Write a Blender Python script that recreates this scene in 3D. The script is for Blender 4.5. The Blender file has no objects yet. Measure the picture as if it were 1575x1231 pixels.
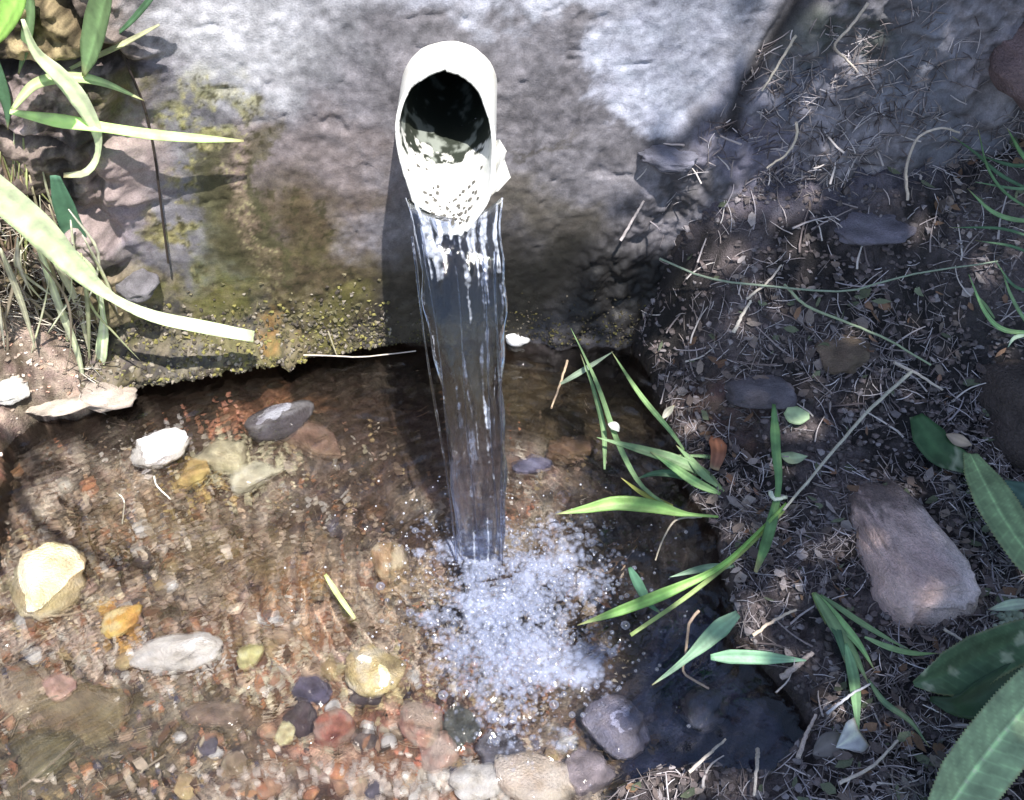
import bpy, bmesh, math, random
import numpy as np
from mathutils import Vector, Matrix
R = math.radians
random.seed(7); RNG = np.random.default_rng(7)

# ------------------------------------------------------------------ camera, sky, sun, exposure
scene = bpy.context.scene
C = scene.collection
IW, IH, FPX, PITCH = 1575.0, 1231.0, 1615.0, R(45)
CAMP = np.array([0.0, -0.851, 0.78])
cd = bpy.data.cameras.new('camera'); cam = bpy.data.objects.new('camera', cd); C.objects.link(cam)
cam.location = CAMP; cam.rotation_euler = (R(90) - PITCH, 0, 0)
cd.sensor_fit = 'HORIZONTAL'; cd.sensor_width = 36; cd.lens = 36 * FPX / IW
cd.clip_start = 0.02; cd.clip_end = 200
scene.camera = cam

SUND = np.array([-0.19, 0.40, -1.0]); SUND /= np.linalg.norm(SUND)       # direction the light travels
world = bpy.data.worlds.new('World'); scene.world = world; world.use_nodes = True
wn = world.node_tree; bg = wn.nodes['Background']
sky = wn.nodes.new('ShaderNodeTexSky'); sky.sky_type = 'NISHITA'; sky.sun_disc = False
sky.sun_elevation = math.asin(-SUND[2]); sky.sun_rotation = math.atan2(-SUND[0], -SUND[1])
wn.links.new(sky.outputs[0], bg.inputs[0]); bg.inputs[1].default_value = 0.12
sd = bpy.data.lights.new('sun', 'SUN'); sun = bpy.data.objects.new('sun', sd); C.objects.link(sun)
sd.energy = 5.0; sd.angle = R(0.53); sd.color = (1.0, 0.95, 0.88)
sun.rotation_euler = Vector(tuple(SUND)).to_track_quat('-Z', 'Y').to_euler()
scene.view_settings.view_transform = 'Standard'; scene.view_settings.look = 'None'
scene.view_settings.gamma = 1; scene.view_settings.use_curve_mapping = False
scene.view_settings.exposure = 0.95
scene.render.engine = 'CYCLES'
scene.cycles.transparent_max_bounces = 24; scene.cycles.max_bounces = 10
scene.cycles.transmission_bounces = 8; scene.cycles.sample_clamp_indirect = 6

# ------------------------------------------------------------------ maths
def smooth(a, b, x):
    t = np.clip((x - a) / (b - a), 0, 1); return t * t * (3 - 2 * t)
def h2(ix, iy, s):
    n = (ix * 374761393 + iy * 668265263 + s * 974634777) & 0x7fffffff
    n = ((n ^ (n >> 13)) * 1274126177) & 0x7fffffff
    return ((n ^ (n >> 16)) & 0xffffff) / float(0xffffff)
def vnoise(x, y, s=0):
    x = np.asarray(x, float); y = np.asarray(y, float)
    ix = np.floor(x).astype(np.int64); iy = np.floor(y).astype(np.int64)
    fx = x - ix; fy = y - iy
    ux = fx * fx * fx * (fx * (fx * 6 - 15) + 10); uy = fy * fy * fy * (fy * (fy * 6 - 15) + 10)
    a = h2(ix, iy, s); b = h2(ix + 1, iy, s); c = h2(ix, iy + 1, s); d = h2(ix + 1, iy + 1, s)
    return (a + (b - a) * ux) * (1 - uy) + (c + (d - c) * ux) * uy - 0.5
def fbm(x, y, f=1.0, o=4, s=0, g=0.5):
    r = 0; a = 1.0
    for k in range(o):
        r = r + a * vnoise(x * f + 13.7 * k, y * f + 7.1 * k, s + k); f *= 2.03; a *= g
    return r
def ridged(x, y, f, o=4, s=0):
    r = 0; a = 1.0
    for k in range(o):
        r = r + a * (0.5 - np.abs(vnoise(x * f + 5 * k, y * f, s + k)) * 2); f *= 2.1; a *= .5
    return r
def worley(x, y, f, s=0, jit=.85):
    """distance to nearest and second cell point, and the cell's own random"""
    x = x * f; y = y * f
    ix = np.floor(x).astype(np.int64); iy = np.floor(y).astype(np.int64)
    d1 = np.full(x.shape, 9.0); d2 = np.full(x.shape, 9.0); cid = np.zeros(x.shape)
    for dx in (-1, 0, 1):
        for dy in (-1, 0, 1):
            cx = ix + dx; cy = iy + dy
            px = cx + .5 + jit * (h2(cx, cy, s) - .5); py = cy + .5 + jit * (h2(cx, cy, s + 31) - .5)
            d = np.hypot(px - x, py - y); c = h2(cx, cy, s + 77)
            m = d < d1
            d2 = np.where(m, d1, np.minimum(d2, d)); cid = np.where(m, c, cid); d1 = np.where(m, d, d1)
    return d1, d2, cid
CT, ST = math.cos(PITCH), math.sin(PITCH)
def ray(px, py):
    u = (px - IW / 2) / FPX; v = (IH / 2 - py) / FPX
    return np.array([u, CT + v * ST, -ST + v * CT])
def proj(x, y, z):
    dx = x - CAMP[0]; dy = y - CAMP[1]; dz = z - CAMP[2]
    dep = np.maximum(dy * CT - dz * ST, .05)
    return IW / 2 + FPX * dx / dep, IH / 2 - FPX * (dy * ST + dz * CT) / dep
def on_z(px, py, h=0.0):
    d = ray(px, py); return CAMP + d * ((h - CAMP[2]) / d[2])
def Wl(x): return 0.02 + 0.12 * np.clip(x, -1.2, 1.2)
def on_w(px, py, off=0.0):
    d = ray(px, py)                          # plane y = .02 + .12 x - off
    t = (0.02 - off - CAMP[1] + .12 * CAMP[0]) / (d[1] - .12 * d[0]); return CAMP + d * t

# ------------------------------------------------------------------ the shape of the place
def sdf_poly(x, y, poly):
    """signed distance to an open edge; poly listed so that inland is on its left"""
    best = np.full(x.shape, 9.0); sg = np.ones(x.shape)
    P = np.array(poly)
    for i in range(len(P) - 1):
        a = P[i]; b = P[i + 1]; e = b - a; L = (e ** 2).sum()
        t = np.clip(((x - a[0]) * e[0] + (y - a[1]) * e[1]) / L, 0, 1)
        qx = a[0] + t * e[0]; qy = a[1] + t * e[1]; d = np.hypot(x - qx, y - qy)
        s = np.sign(e[0] * (y - qy) - e[1] * (x - qx)); s = np.where(s == 0, 1, s)
        m = d < best - 1e-9
        best = np.where(m, d, best); sg = np.where(m, s, sg)
    return best * sg
def zpts(lst): return [tuple(on_z(px, py, 0.0)[:2]) for px, py in lst]
E_right = [(.45, -1.6), (.30, -1.0)][:0] + zpts([(880, 1400), (900, 1260), (940, 1205), (1050, 1165), (1170, 1180), (1235, 1120), (1190, 1060),
            (1120, 985), (1105, 900), (1090, 830), (1050, 770), (1030, 700), (1010, 640), (985, 570), (950, 520), (890, 505)]) + [(.05, .08), (.02, .3)]
E_right = [(.03, -1.6)] + E_right
E_right = [(a, b) for a, b in E_right][::1]
# inland (x larger) has to be on the left of the walk: walk from the wall towards the camera
E_right = E_right[::-1]
E_left = [(-.60, -1.6), (-.60, -.62)] + zpts([(-60, 1000), (-10, 860), (10, 760), (20, 690), (60, 655), (120, 655), (170, 625), (200, 595), (290, 578), (420, 560)]) + [(-.20, .10)]
E_left = E_left[::-1][::-1]
def bank_h(x, y):
    w = Wl(x) - y
    s = sdf_poly(x, y, E_right) + .006 * fbm(x, y, 45, 3, 3)
    st = smooth(-.004, .012, s)
    base = -.055 + st * (.055 + .014) + .016 * smooth(.01, .12, s)
    amp = .17 * smooth(.05, .18, x) + .05 * smooth(.4, .6, x)
    heap = amp * np.exp(-(np.maximum(w, 0) / .115) ** 1.5) * smooth(0, .085, s)
    rough = .010 * fbm(x, y, 22, 3, 5) + .006 * fbm(x, y, 90, 4, 9) + .0035 * ridged(x, y, 170, 2, 12)
    return base + heap * st + rough * smooth(-.02, .02, s)
def left_h(x, y):
    s = sdf_poly(x, y, E_left) + .008 * fbm(x, y, 50, 3, 23)
    st = smooth(-.003, .010, s)
    w = Wl(x) - y
    base = -.06 + st * (.06 + .012) + .03 * smooth(.0, .08, s) + .07 * smooth(-.38, -.52, x) * np.exp(-(np.maximum(w, 0) / .06) ** 2)
    rough = .012 * fbm(x, y, 30, 4, 25) + .008 * ridged(x, y, 80, 3, 29)
    return base + rough * smooth(-.02, .02, s)
def bed_h(x, y):
    imp = np.hypot((x + .02) / 1.1, (y + .30)) 
    d = -.034 - .030 * np.exp(-(imp / .12) ** 2) - .020 * smooth(-.10, .02, y) + .013 * smooth(-.3, -.6, y) - .012 * smooth(0, .12, x)
    d = d + .008 * fbm(x, y, 9, 3, 41) + .005 * fbm(x, y, 55, 4, 44)
    d1, d2, c = worley(x + .01 * fbm(x, y, 30, 2, 3), y, 48, 51)
    d = d + .007 * np.clip(1 - d1 * 1.4, 0, 1) ** .6 * (c > .35)
    d1, d2, c = worley(x, y, 130, 52)
    return d + .0028 * np.clip(1 - d1 * 1.3, 0, 1) ** .6
def wall_d(x, z):
    """how far the wall's face stands out of its plane, towards the camera"""
    px, py = proj(x, Wl(x), z)
    d = .002 * fbm(x, z, 12, 3, 61) + .0012 * fbm(x, z, 120, 3, 63)
    d = d - .0018 * smooth(.62, .8, ridged(x + .01 * fbm(x, z, 40, 2, 64), z, 17, 4, 65)) + .0015 * fbm(x, z, 45, 3, 76)
    # rough stone and mortar at the left, ledge of moss and grit above the water
    rl = smooth(270, 130, px + 40 * fbm(x, z, 14, 3, 66))
    d1, d2, c = worley(x + .012 * fbm(x, z, 25, 2, 68), z * 1.3, 11, 67)
    d = d + rl * (.020 * smooth(.03, .22, d2 - d1) * (.4 + c) + .010 * fbm(x, z, 60, 4, 69) + .008 * ridged(x, z, 33, 4, 75) + .004)
    top = .060 - .04 * smooth(-.35, -.12, x) + .018 * fbm(x, z * 0, 18, 3, 70)
    led = smooth(top, top - .035, z) * smooth(-.10, -.19, x) 
    d = d + led * (.020 + .012 * fbm(x, z, 55, 5, 71, .65) + .016 * smooth(-.2, -.42, x))
    under = smooth(.012, .002, z)
    d = d + .012 * fbm(x, z * .3, 32, 4, 77, .6) * smooth(.05, .0, z) * smooth(-.12, -.2, x)
    d = d - under * .05 * smooth(-.08, -.2, x)
    # earth-covered face at the right of the crack
    line = (px - 1010) + .95 * (py - 210) * (py > 180) + 1.25 * (py - 180) * (py <= 180)
    er = smooth(-10, 60, px - np.interp(py, [-200, 0, 180, 290, 400, 520], [1330, 1215, 1060, 955, 880, 800]) + 25 * fbm(x, z, 20, 3, 72))
    d = d + er * (.012 + .016 * fbm(x, z, 13, 3, 73) + .010 * fbm(x, z, 60, 4, 74))
    crack = np.exp(-((px - np.interp(py, [-200, 0, 90, 190], [1335, 1228, 1170, 1120])) / 14) ** 2) * (py < 205)
    return d - .014 * crack
def cast(px, py, lift=0.0):
    """point where the view ray meets bank, left bank, wall or the water level"""
    d = ray(px, py); t = np.linspace(.45, 2.2, 3600)
    X = CAMP[0] + d[0] * t; Y = CAMP[1] + d[1] * t; Z = CAMP[2] + d[2] * t
    g = np.maximum(np.maximum(bank_h(X, Y), left_h(X, Y)), -.004) + lift
    hit = (Z < g) | (Y > Wl(X) - wall_d(X, np.clip(Z, 0, 1)) - lift)
    i = int(np.argmax(hit)); return np.array([X[i], Y[i], Z[i]])

# ------------------------------------------------------------------ object helpers
def setp(o, label=None, cat=None, group=None, kind=None):
    if label: o['label'] = label
    if cat: o['category'] = cat
    if group: o['group'] = group
    if kind: o['kind'] = kind
    return o
def mesh(name, V, F, cols=None, smooth_=True, mats=()):
    """F: (n,3) or (n,4) array or list of arrays; cols: per vertex rgb + roughness"""
    me = bpy.data.meshes.new(name)
    V = np.asarray(V, np.float32).reshape(-1, 3)
    Fs = [F]
    Fs = [np.asarray(f, np.int32) for f in Fs if len(f)]
    nl = sum(f.size for f in Fs); nf = sum(len(f) for f in Fs)
    me.vertices.add(len(V)); me.vertices.foreach_set('co', V.ravel())
    me.loops.add(nl); me.polygons.add(nf)
    me.loops.foreach_set('vertex_index', np.concatenate([f.ravel() for f in Fs]))
    tot = np.concatenate([np.full(len(f), f.shape[1], np.int32) for f in Fs])
    me.polygons.foreach_set('loop_start', np.concatenate([[0], np.cumsum(tot)[:-1]]).astype(np.int32))
    me.polygons.foreach_set('use_smooth', np.full(nf, smooth_))
    if cols is not None:
        a = me.attributes.new('Col', 'FLOAT_COLOR', 'POINT')
        c = np.asarray(cols, np.float32)
        if c.ndim == 1: c = np.tile(c, (len(V), 1))
        a.data.foreach_set('color', c.ravel())
    me.update(calc_edges=True); me.validate()
    for m in mats: me.materials.append(m)
    return me
def link(name, me, parent=None, loc=None):
    o = bpy.data.objects.new(name, me); C.objects.link(o)
    if parent: o.parent = parent
    if loc is not None: o.location = loc
    return o
def empty(name, loc=(0, 0, 0)):
    o = bpy.data.objects.new(name, None); C.objects.link(o); o.location = loc; o.empty_display_size = .02
    return o
def grid_faces(nu, nv):
    i = np.arange(nu * nv).reshape(nv, nu)
    return np.stack([i[:-1, :-1].ravel(), i[:-1, 1:].ravel(), i[1:, 1:].ravel(), i[1:, :-1].ravel()], 1)
def axis(a, b, step, lo, hi):
    m = np.arange(a, b, step)
    def out(s, e):
        r = []; v = s; st = step * 1.5
        while abs(v - s) < abs(e - s):
            v += math.copysign(st, e - s); st *= 1.35; r.append(v)
        return r
    return np.array(sorted(out(m[0], lo) + list(m) + out(m[-1], hi)))

# ------------------------------------------------------------------ materials
def new_mat(name):
    m = bpy.data.materials.new(name); m.use_nodes = True; return m, m.node_tree.nodes, m.node_tree.links
def surf(name, n1=60, n2=400, var=.35, bump=.4, dist=.002, spec=.4, hue=.1, coat=0.0, sss=0.0):
    m, N, L = new_mat(name); p = N['Principled BSDF']
    at = N.new('ShaderNodeAttribute'); at.attribute_name = 'Col'
    tc = N.new('ShaderNodeTexCoord')
    def noise(sc, det=6, ro=.6, dis=0):
        n = N.new('ShaderNodeTexNoise'); n.inputs['Scale'].default_value = sc; n.inputs['Detail'].default_value = det
        n.inputs['Roughness'].default_value = ro; n.inputs['Distortion'].default_value = dis
        L.new(tc.outputs['Object'], n.inputs['Vector']); return n
    a = noise(n1, 6, .65, .4); b = noise(n2, 3, .6)
    mx = N.new('ShaderNodeMath'); mx.operation = 'ADD'; L.new(a.outputs['Fac'], mx.inputs[0]); L.new(b.outputs['Fac'], mx.inputs[1])
    mr = N.new('ShaderNodeMapRange'); mr.inputs['From Min'].default_value = .62; mr.inputs['From Max'].default_value = 1.38
    mr.inputs['To Min'].default_value = 1 - var; mr.inputs['To Max'].default_value = 1 + var; L.new(mx.outputs[0], mr.inputs['Value'])
    mul = N.new('ShaderNodeVectorMath'); mul.operation = 'SCALE'; L.new(at.outputs['Color'], mul.inputs[0]); L.new(mr.outputs[0], mul.inputs['Scale'])
    hs = N.new('ShaderNodeHueSaturation'); L.new(mul.outputs[0], hs.inputs['Color'])
    c = noise(n1 * .45, 3); hr = N.new('ShaderNodeMapRange'); hr.inputs['From Min'].default_value = .3; hr.inputs['From Max'].default_value = .7
    hr.inputs['To Min'].default_value = .5 - hue * .25; hr.inputs['To Max'].default_value = .5 + hue * .25
    L.new(c.outputs['Fac'], hr.inputs['Value']); L.new(hr.outputs[0], hs.inputs['Hue'])
    L.new(hs.outputs[0], p.inputs['Base Color']); L.new(at.outputs['Alpha'], p.inputs['Roughness'])
    p.inputs['Specular IOR Level'].default_value = spec
    bp = N.new('ShaderNodeBump'); bp.inputs['Strength'].default_value = bump; bp.inputs['Distance'].default_value = dist
    L.new(mx.outputs[0], bp.inputs['Height']); L.new(bp.outputs[0], p.inputs['Normal'])
    if coat: p.inputs['Coat Weight'].default_value = coat; p.inputs['Coat Roughness'].default_value = .08
    return m
M_wall = surf('weathered_concrete', 110, 700, .35, .35, .002, .25, .04)
M_earth = surf('damp_earth', 120, 700, .55, .9, .003, .3, .12)
M_bed = surf('wet_gravel_bed', 75, 380, .75, .9, .003, .4, .07)
M_stone = surf('stone', 2.2, 22, .40, .6, .035, .35, .05)
M_wetstone = surf('wet_stone', 1.6, 14, .30, .5, .03, .6, .08, coat=.3)
M_twig = surf('dry_plant_litter', 150, 900, .35, .5, .0006, .3, .05)
M_grit = surf('grit', 150, 900, .35, .5, .0006, .3, .05)

def leaf_mat(name, base, trans, tw=.35, rough=.45, spec=.4, veins=0):
    m, N, L = new_mat(name); p = N['Principled BSDF']; out = N['Material Output']
    at = N.new('ShaderNodeAttribute'); at.attribute_name = 'Col'
    tc = N.new('ShaderNodeTexCoord'); n = N.new('ShaderNodeTexNoise'); n.inputs['Scale'].default_value = 70; n.inputs['Detail'].default_value = 5
    L.new(tc.outputs['Object'], n.inputs['Vector'])
    mr = N.new('ShaderNodeMapRange'); mr.inputs['From Min'].default_value = .3; mr.inputs['From Max'].default_value = .7
    mr.inputs['To Min'].default_value = .72; mr.inputs['To Max'].default_value = 1.25; L.new(n.outputs['Fac'], mr.inputs['Value'])
    mul = N.new('ShaderNodeVectorMath'); mul.operation = 'SCALE'; L.new(at.outputs['Color'], mul.inputs[0]); L.new(mr.outputs[0], mul.inputs['Scale'])
    L.new(mul.outputs[0], p.inputs['Base Color']); p.inputs['Roughness'].default_value = rough; p.inputs['Specular IOR Level'].default_value = spec
    b = N.new('ShaderNodeBump'); b.inputs['Strength'].default_value = .35; b.inputs['Distance'].default_value = .001
    n2 = N.new('ShaderNodeTexNoise'); n2.inputs['Scale'].default_value = 420; L.new(tc.outputs['Object'], n2.inputs['Vector'])
    L.new(n2.outputs['Fac'], b.inputs['Height']); L.new(b.outputs[0], p.inputs['Normal'])
    t = N.new('ShaderNodeBsdfTranslucent'); gm = N.new('ShaderNodeVectorMath'); gm.operation = 'MULTIPLY'
    L.new(mul.outputs[0], gm.inputs[0]); gm.inputs[1].default_value = trans; L.new(gm.outputs[0], t.inputs['Color'])
    mx = N.new('ShaderNodeMixShader'); mx.inputs[0].default_value = tw
    L.new(p.outputs[0], mx.inputs[1]); L.new(t.outputs[0], mx.inputs[2]); L.new(mx.outputs[0], out.inputs['Surface'])
    return m
M_leaf = leaf_mat('green_blade', None, (1.3, 1.5, .7), .35)

def water_mat(name, tint, refr, ior, bump, scale, rough=.03, foam_glint=False, stretch=(1, 1, 1), gl=1.33, gmul=1.0, fc=(.42, .47, .64)):
    m, N, L = new_mat(name); N.remove(N['Principled BSDF']); out = N['Material Output']
    tc = N.new('ShaderNodeTexCoord'); mp = N.new('ShaderNodeMapping'); L.new(tc.outputs['Object'], mp.inputs[0]); mp.inputs['Scale'].default_value = stretch
    n = N.new('ShaderNodeTexNoise'); n.inputs['Scale'].default_value = scale; n.inputs['Detail'].default_value = 4; n.inputs['Distortion'].default_value = 1.2
    L.new(mp.outputs[0], n.inputs['Vector'])
    b = N.new('ShaderNodeBump'); b.inputs['Strength'].default_value = bump; b.inputs['Distance'].default_value = .004
    L.new(n.outputs['Fac'], b.inputs['Height'])
    fr = N.new('ShaderNodeFresnel'); fr.inputs['IOR'].default_value = gl; L.new(b.outputs[0], fr.inputs['Normal'])
    gloss = N.new('ShaderNodeBsdfGlossy'); gloss.inputs['Roughness'].default_value = rough; L.new(b.outputs[0], gloss.inputs['Normal'])
    tr = N.new('ShaderNodeBsdfTransparent'); tr.inputs['Color'].default_value = (*tint, 1)
    rf = N.new('ShaderNodeBsdfRefraction'); rf.inputs['Color'].default_value = (*tint, 1); rf.inputs['IOR'].default_value = ior; rf.inputs['Roughness'].default_value = 0
    L.new(b.outputs[0], rf.inputs['Normal'])
    m1 = N.new('ShaderNodeMixShader'); m1.inputs[0].default_value = refr; L.new(tr.outputs[0], m1.inputs[1]); L.new(rf.outputs[0], m1.inputs[2])
    fm = N.new('ShaderNodeMath'); fm.operation = 'MULTIPLY'; fm.inputs[1].default_value = gmul; fm.use_clamp = True; L.new(fr.outputs[0], fm.inputs[0])
    m2 = N.new('ShaderNodeMixShader'); L.new(fm.outputs[0], m2.inputs[0]); L.new(m1.outputs[0], m2.inputs[1]); L.new(gloss.outputs[0], m2.inputs[2])
    last = m2
    if foam_glint:                                   # vertex alpha whitens the water: bubbles, and on the jet painted glints as well
        at = N.new('ShaderNodeAttribute'); at.attribute_name = 'Col'
        v = N.new('ShaderNodeTexVoronoi'); v.inputs['Scale'].default_value = 210; L.new(tc.outputs['Object'], v.inputs['Vector'])
        n3 = N.new('ShaderNodeTexNoise'); n3.inputs['Scale'].default_value = 95; n3.inputs['Detail'].default_value = 5; L.new(tc.outputs['Object'], n3.inputs['Vector'])
        s = N.new('ShaderNodeMath'); s.operation = 'SUBTRACT'; L.new(n3.outputs['Fac'], s.inputs[0])
        vm = N.new('ShaderNodeMath'); vm.operation = 'MULTIPLY'; vm.inputs[1].default_value = .45; L.new(v.outputs['Distance'], vm.inputs[0]); L.new(vm.outputs[0], s.inputs[1])
        ad = N.new('ShaderNodeMath'); ad.operation = 'ADD'; L.new(s.outputs[0], ad.inputs[0])
        sc = N.new('ShaderNodeMath'); sc.operation = 'MULTIPLY_ADD'; L.new(at.outputs['Alpha'], sc.inputs[0]); sc.inputs[1].default_value = .80; sc.inputs[2].default_value = -.50
        L.new(sc.outputs[0], ad.inputs[1])
        mr = N.new('ShaderNodeMapRange'); mr.inputs['From Min'].default_value = .10; mr.inputs['From Max'].default_value = .62; mr.inputs['To Max'].default_value = .50
        L.new(ad.outputs[0], mr.inputs['Value'])
        gt = N.new('ShaderNodeMath'); gt.operation = 'MULTIPLY'; st = N.new('ShaderNodeMapRange'); st.inputs['From Max'].default_value = .25
        L.new(at.outputs['Alpha'], st.inputs['Value']); L.new(st.outputs[0], gt.inputs[0]); L.new(mr.outputs[0], gt.inputs[1])
        df = N.new('ShaderNodeBsdfDiffuse'); df.inputs['Color'].default_value = (*fc, 1); L.new(b.outputs[0], df.inputs['Normal'])
        m3 = N.new('ShaderNodeMixShader'); L.new(gt.outputs[0], m3.inputs[0]); L.new(m2.outputs[0], m3.inputs[1]); L.new(df.outputs[0], m3.inputs[2]); last = m3
    L.new(last.outputs[0], out.inputs['Surface']); return m
M_water = water_mat('clear_water', (.97, .95, .93), .52, 1.30, .40, 50, .05, True, (1, 1, 1), 1.42, 1.5)
M_stream = water_mat('falling_water', (.88, .91, .99), .75, 1.22, .35, 55, .05, True, (1.4, 1.4, .10), 1.33, 1.4, (.80, .86, 1.0))

def plain(name, col, rough=.5, spec=.5, bump=0, scale=200, trans=0.0, coat=0):
    m, N, L = new_mat(name); p = N['Principled BSDF']; p.inputs['Roughness'].default_value = rough
    p.inputs['Specular IOR Level'].default_value = spec; p.inputs['Coat Weight'].default_value = coat
    tc = N.new('ShaderNodeTexCoord'); n = N.new('ShaderNodeTexNoise'); n.inputs['Scale'].default_value = scale; n.inputs['Detail'].default_value = 6
    L.new(tc.outputs['Object'], n.inputs['Vector'])
    cr = N.new('ShaderNodeValToRGB'); cr.color_ramp.elements[0].position = .3; cr.color_ramp.elements[1].position = .7
    cr.color_ramp.elements[0].color = (*[c * .82 for c in col], 1); cr.color_ramp.elements[1].color = (*[min(1, c * 1.1) for c in col], 1)
    L.new(n.outputs['Fac'], cr.inputs[0]); L.new(cr.outputs[0], p.inputs['Base Color'])
    if bump:
        b = N.new('ShaderNodeBump'); b.inputs['Strength'].default_value = bump; b.inputs['Distance'].default_value = .001
        L.new(n.outputs['Fac'], b.inputs['Height']); L.new(b.outputs[0], p.inputs['Normal'])
    if trans:
        t = N.new('ShaderNodeBsdfTransparent'); mx = N.new('ShaderNodeMixShader'); mx.inputs[0].default_value = trans
        L.new(p.outputs[0], mx.inputs[1]); L.new(t.outputs[0], mx.inputs[2]); L.new(mx.outputs[0], N['Material Output'].inputs[0])
    return m
def bubble_mat():
    m, N, L = new_mat('bubble_froth'); N.remove(N['Principled BSDF'])
    lw = N.new('ShaderNodeLayerWeight'); lw.inputs['Blend'].default_value = .42
    t = N.new('ShaderNodeBsdfTransparent'); g = N.new('ShaderNodeBsdfGlossy'); g.inputs['Roughness'].default_value = .12
    d = N.new('ShaderNodeBsdfDiffuse'); d.inputs['Color'].default_value = (.48, .54, .74, 1)
    a = N.new('ShaderNodeMixShader'); a.inputs[0].default_value = .5; L.new(g.outputs[0], a.inputs[2]); L.new(d.outputs[0], a.inputs[1])
    mr = N.new('ShaderNodeMapRange'); mr.inputs['To Min'].default_value = .07; mr.inputs['To Max'].default_value = .70; L.new(lw.outputs['Facing'], mr.inputs['Value'])
    b = N.new('ShaderNodeMixShader'); L.new(mr.outputs[0], b.inputs[0]); L.new(t.outputs[0], b.inputs[1]); L.new(a.outputs[0], b.inputs[2])
    L.new(b.outputs[0], N['Material Output'].inputs[0]); return m
M_bubble = bubble_mat()
M_drop = plain('water_drop', (.75, .78, .88), .05, 1.0, trans=.6)

# ------------------------------------------------------------------ colour by place (with some light and shade painted in)
def mixc(col, rgb, m, rough=None):
    c = np.array(rgb, float); m = np.clip(m, 0, 1)[..., None]
    col[..., :3] = col[..., :3] * (1 - m) + c * m
    if rough is not None: col[..., 3:] = col[..., 3:] * (1 - m) + rough * m
def blob(px, py, cx, cy, rx, ry, ang=0, soft=.5):
    a = R(ang); dx = px - cx; dy = py - cy
    u = (dx * math.cos(a) + dy * math.sin(a)) / rx; v = (-dx * math.sin(a) + dy * math.cos(a)) / ry
    return 1 - smooth(1 - soft, 1 + soft, np.hypot(u, v))

# ------------------------------------------------------------------ wall
xs = axis(-.66, .66, .0021, -3.0, 3.0); zs = axis(-.02, .47, .0021, -.15, .56)
X, Z = np.meshgrid(xs, zs); D = wall_d(X, Z)
PX, PY = proj(X, Wl(X) - D, Z)
N1 = fbm(X, Z, 9, 4, 101); N2 = fbm(X, Z, 30, 5, 105, .62); N3 = fbm(X, Z, 150, 3, 110, .7)
WX = PX + 90 * N1 + 45 * N2 + 15 * N3; WY = PY + 90 * fbm(X, Z, 9, 4, 121) + 45 * fbm(X, Z, 30, 5, 125, .62)
col = np.zeros(X.shape + (4,)); col[..., :3] = (.205, .195, .215); col[..., 3] = .85
col[..., :3] *= (1 + .5 * N2 + .25 * N3)[..., None]
mixc(col, (.62, .62, .66), .85 * blob(WX, WY, 350, 50, 130, 90, 20)); mixc(col, (.55, .55, .60), .6 * blob(WX, WY, 500, 10, 120, 40))  # sunlit patches of the upper wall painted in as pale colour
mixc(col, (.60, .62, .72), .7 * blob(WX, WY, 800, 0, 200, 40)); mixc(col, (.62, .64, .76), .9 * blob(WX, WY, 985, 140, 50, 95, -25))  # includes the bright sun patch left of the crack, painted pale
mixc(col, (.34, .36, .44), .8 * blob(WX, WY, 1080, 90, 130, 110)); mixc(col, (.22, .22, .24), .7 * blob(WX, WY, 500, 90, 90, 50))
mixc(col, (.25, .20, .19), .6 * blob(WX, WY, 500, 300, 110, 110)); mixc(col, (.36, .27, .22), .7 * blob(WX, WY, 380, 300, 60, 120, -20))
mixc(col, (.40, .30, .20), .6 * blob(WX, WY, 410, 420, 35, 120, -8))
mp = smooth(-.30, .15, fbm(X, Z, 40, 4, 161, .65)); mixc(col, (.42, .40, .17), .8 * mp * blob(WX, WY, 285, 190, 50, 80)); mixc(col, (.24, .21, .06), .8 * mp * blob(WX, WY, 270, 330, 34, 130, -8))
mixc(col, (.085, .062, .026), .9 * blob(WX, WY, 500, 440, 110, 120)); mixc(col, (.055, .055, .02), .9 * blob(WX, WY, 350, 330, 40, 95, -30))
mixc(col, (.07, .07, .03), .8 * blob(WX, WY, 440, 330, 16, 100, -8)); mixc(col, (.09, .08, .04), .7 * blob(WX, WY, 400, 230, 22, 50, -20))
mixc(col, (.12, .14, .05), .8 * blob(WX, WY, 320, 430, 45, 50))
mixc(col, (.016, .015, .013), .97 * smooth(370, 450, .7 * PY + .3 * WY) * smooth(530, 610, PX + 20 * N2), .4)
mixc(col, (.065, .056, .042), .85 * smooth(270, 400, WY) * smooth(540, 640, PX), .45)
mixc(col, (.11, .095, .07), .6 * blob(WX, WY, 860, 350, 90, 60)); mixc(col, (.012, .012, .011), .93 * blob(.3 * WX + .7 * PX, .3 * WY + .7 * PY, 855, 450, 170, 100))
mixc(col, (.10, .09, .08), .7 * blob(PX, WY, 830, 245, 60, 6, -20))
mg = fbm(X, Z, 170, 4, 141, .75); mixc(col, (.05, .045, .02), .75 * smooth(.12, .4, mg) * (col[..., 0] - col[..., 2] > .05)); mixc(col, (.42, .38, .2), .6 * smooth(.25, .5, -mg) * (col[..., 0] - col[..., 2] > .06))
col[..., :3] *= np.clip(1 + .35 * fbm(X, Z, 60, 4, 151, .65) + .25 * fbm(X, Z * .5, 240, 2, 155), .3, 2)[..., None]
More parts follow.
